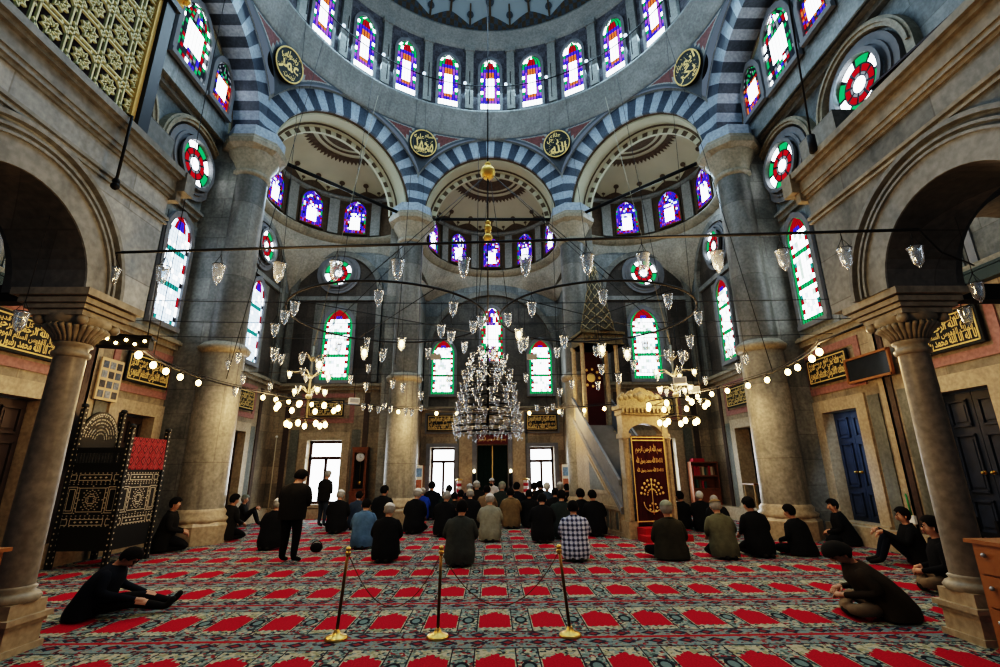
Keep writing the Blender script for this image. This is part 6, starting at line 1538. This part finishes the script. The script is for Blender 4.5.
person('person in pale beige jacket and white knitted cap kneeling left of the middle', P2(490, 541), R_(-2), 'kneel', 'greybeige', 'black', 'greyhair', (.3, .1), 'white', 1.02, .13, group=KN)
person('person in black jacket with grey hair kneeling behind the grey-green jacket', P2(444, 536), R_(-10), 'kneel', 'black', 'black', 'greyhair', (.3, -.2), None, 1.06, .12, group=KN)
person('person in black with white cap kneeling right of the left front pier', P2(414, 533), R_(-14), 'kneel', 'black', 'dim', 'greyhair', (.35, -.2), 'white', 1.1, .1, group=KN)
person('person in black with dark hair kneeling below the standing clock', P2(381, 528), R_(-8), 'kneel', 'black', 'black', 'hair', (.15, -.3), None, 1.15, .05, group=KN)
person('person in bluish jacket kneeling between the clock and the denim shirt', P2(356, 529), R_(-3), 'kneel', 'jeans', 'black', 'hair', (.2, 0), None, 1.0, .1, group=KN)
person('person in brown-olive coat kneeling on the axis of the hall', P2(511, 528), R_(-1), 'kneel', 'tan', 'brown', 'hair', (.2, .1), None, 1.06, .06, group=KN)
person('person in broad black jacket kneeling left of the plaid shirt', P2(543, 542), R_(-2), 'kneel', 'black', 'black', 'hair', (.4, -.2), None, 1.04, .14, group=KN)
person('person in dark green jacket kneeling just behind the plaid shirt', P2(563, 538), R_(-4), 'kneel', 'green', 'black', 'hair', (.3, -.2), None, 1.08, .1, group=KN)
person('person in black kneeling at the foot of the pulpit stair, nearer the middle', P2(583, 534), R_(2), 'kneel', 'black', 'black', 'hair', (.2, 0), None, 1.08, .05, group=KN)
person('person in black kneeling at the foot of the pulpit stair, against its side', P2(596, 535.5), R_(6), 'kneel', 'black', 'dim', 'hair', (.25, .1), None, 1.06, .1, group=KN)
# the rows in front of the niche
person('prayer leader in white robe and white cap sitting raised before the niche, facing the hall', (-.02, 20.3, .27), R_(165), 'kneel', 'white', 'white', 'hair', (.1, .0), 'white', 1.0, .0, detail=True, beard='hair')
b = MB(); b.box((-.02, 20.3, .13), (.9, .9, .26)); b.build('low_platform', M['wood_red'], None, 'low wooden platform under the prayer leader', 'platform')
FRONT = 'worshippers in the front rows before the niche'
for (x, y, top, hair, cap, sc, lab) in ((431, 519, 'navy', 'hair', None, 1.2, 'tall person in dark blue in the row before the left recess door'), (421, 520, 'royal', 'greyhair', 'white', 1.0, 'person in a bright blue jacket and white cap beside the left front pier'),
        (448, 521, 'darkteal', 'hair', None, 1.1, 'person in dark teal before the left recess door'), (460, 525, 'rust', 'hair', None, .98, 'person in a rust patterned top before the red-banded candlestick'),
        (470, 530, 'black', 'greyhair', 'beige', 1.05, 'person in black with a beige cap behind the rust top'), (469, 517.5, 'navy', 'greyhair', 'white', 1.1, 'person in navy with a white cap, front row left of the prayer leader'),
        (477, 518, 'dim', 'greyhair', 'white', 1.2, 'person with a tall white cap next to the prayer leader'), (487, 523.5, 'khaki', 'hair', None, 1.1, 'person in a tan jacket with dark hair just below the prayer leader'),
        (502, 520, 'green', 'greyhair', 'pale', 1.18, 'person in dark green with a grey cap right of the prayer leader'), (517, 519, 'navy', 'hair', None, 1.15, 'person in navy with dark hair before the right candle lamp'),
        (511, 523.5, 'beige', 'hair', None, 1.0, 'person in a beige top in the second row right of the axis'), (535, 519, 'black', 'hair', None, 1.15, 'person in black at the left edge of the right recess door'), (541, 518, 'dim', 'hair', None, 1.2, 'person with black hair in the middle of the right recess door'),
        (548, 520, 'jeans', 'hairsilver', None, 1.15, 'person with silver hair before the right recess door'), (556, 527, 'black', 'hair', None, 1.05, 'person in black behind the silver-haired one'), (562, 519.5, 'black', 'greyhair', 'white', 1.15, 'person in black with a white cap beside the right front pier'),
        (569, 519, 'navy', 'hair', None, 1.1, 'person in navy between the white cap and the right front pier'), (530, 527, 'black', 'hair', None, 1.0, 'person in black kneeling left of the broad black jacket'), (454, 528, 'dim', 'hair', None, .95, 'person in dark clothes bent low behind the rust top')):
    person(lab, P2(x, y), R_(rnd.uniform(-8, 8)), 'kneel', top, 'black', hair, (rnd.uniform(.05, .35), rnd.uniform(-.3, .3)), cap, sc, rnd.uniform(.02, .15), group=FRONT, hands=False)

# ================================================================== light
def lamp_light(name, typ, loc, energy, col, size=.5, rot=None, target=None, spread=None):
    L = bpy.data.lights.new(name, typ); L.energy = energy; L.color = col
    if typ == 'AREA':
        L.shape = 'RECTANGLE'; L.size = size[0]; L.size_y = size[1]
        if spread: L.spread = spread
    elif typ in ('POINT', 'SPOT'): L.shadow_soft_size = size
    o = bpy.data.objects.new(name, L); COL.objects.link(o); o.location = loc
    if target is not None: o.rotation_euler = (Vector(target) - Vector(loc)).to_track_quat('-Z', 'Y').to_euler()
    return o
WARM = (1.0, .67, .34); COOL = (.6, .82, .97)
for k in range(8):
    a = PI / 8 + PI / 4 * k; lamp_light('ring_light', 'POINT', (RC.x + 5.9 * cos(a), RC.y + 5.9 * sin(a), 3.4), 92, WARM, .25)
for s in (-1, 1): lamp_light('chandelier_light', 'POINT', (s * 3.87, 10.0, 3.3), 75, WARM, .4)
lamp_light('crystal_light', 'POINT', (CX, 9.85, 4.7), 60, (1.0, .8, .55), .5)
# daylight through the windows of the drum, the half domes and the lower doors, plus added fill lights
for k in range(8):
    a = 2 * PI * k / 8; lamp_light('drum_daylight', 'AREA', (CX + 6.3 * cos(a), CY + 6.3 * sin(a), 17.7), 160, COOL, (2.6, 2.2), target=(CX, CY, 12.0))
for s in (-1, 1):
    lamp_light('corner_daylight', 'AREA', (s * 6.9, 17.1, 12.2), 60, COOL, (2.0, 1.2), target=(0, 9, 8))
    lamp_light('door_daylight', 'AREA', (s * 6.37, 18.4, 1.8), 60, (.85, .93, 1.0), (1.2, 2.0), target=(s * 5.2, 8, .6))
    lamp_light('recess_daylight', 'AREA', (s * 2.2, 21.2, 1.7), 45, (.85, .93, 1.0), (1.0, 2.0), target=(s * 1.2, 12, .6))
    lamp_light('side_daylight', 'AREA', (s * 7.9, 10.0, 9.9), 95, COOL, (3.4, 1.2), target=(-s * 4.5, 4.5, 4.6)); lamp_light('corner_fill', 'POINT', (s * 5.3, 15.3, 9.6), 70, (.85, .93, 1.0), .6)
lamp_light('side_door_wash', 'AREA', (8.1, 11.42, 1.9), 7, (.5, .72, 1.0), (.9, 2.2), target=(8.9, 11.42, 1.6))  # added blue wash aimed from the room onto the closed door
lamp_light('recess_fill', 'POINT', (0, 18.8, 9.2), 60, (.85, .93, 1.0), .6)
lamp_light('dome_fill', 'POINT', (CX, CY - .5, 13.0), 400, (.66, .84, .98), 1.6)
for s in (-1, 1):
    lamp_light('gallery_fill_warm', 'POINT', (s * 6.9, 6.9, 4.1), 22, (1.0, .85, .65), .3); lamp_light('gallery_fill_cool', 'POINT', (s * 6.6, 2.6, 4.0), 14, (.9, .93, 1.0), .4)  # added fills to brighten the gallery insides; no source stands there
w = bpy.data.worlds.new('sky_world'); S.world = w; w.use_nodes = True
w.node_tree.nodes['Background'].inputs[0].default_value = (.55, .68, .85, 1); w.node_tree.nodes['Background'].inputs[1].default_value = .2
S.view_settings.view_transform = 'Filmic'; S.view_settings.look = 'Very High Contrast'; S.view_settings.exposure = -0.05
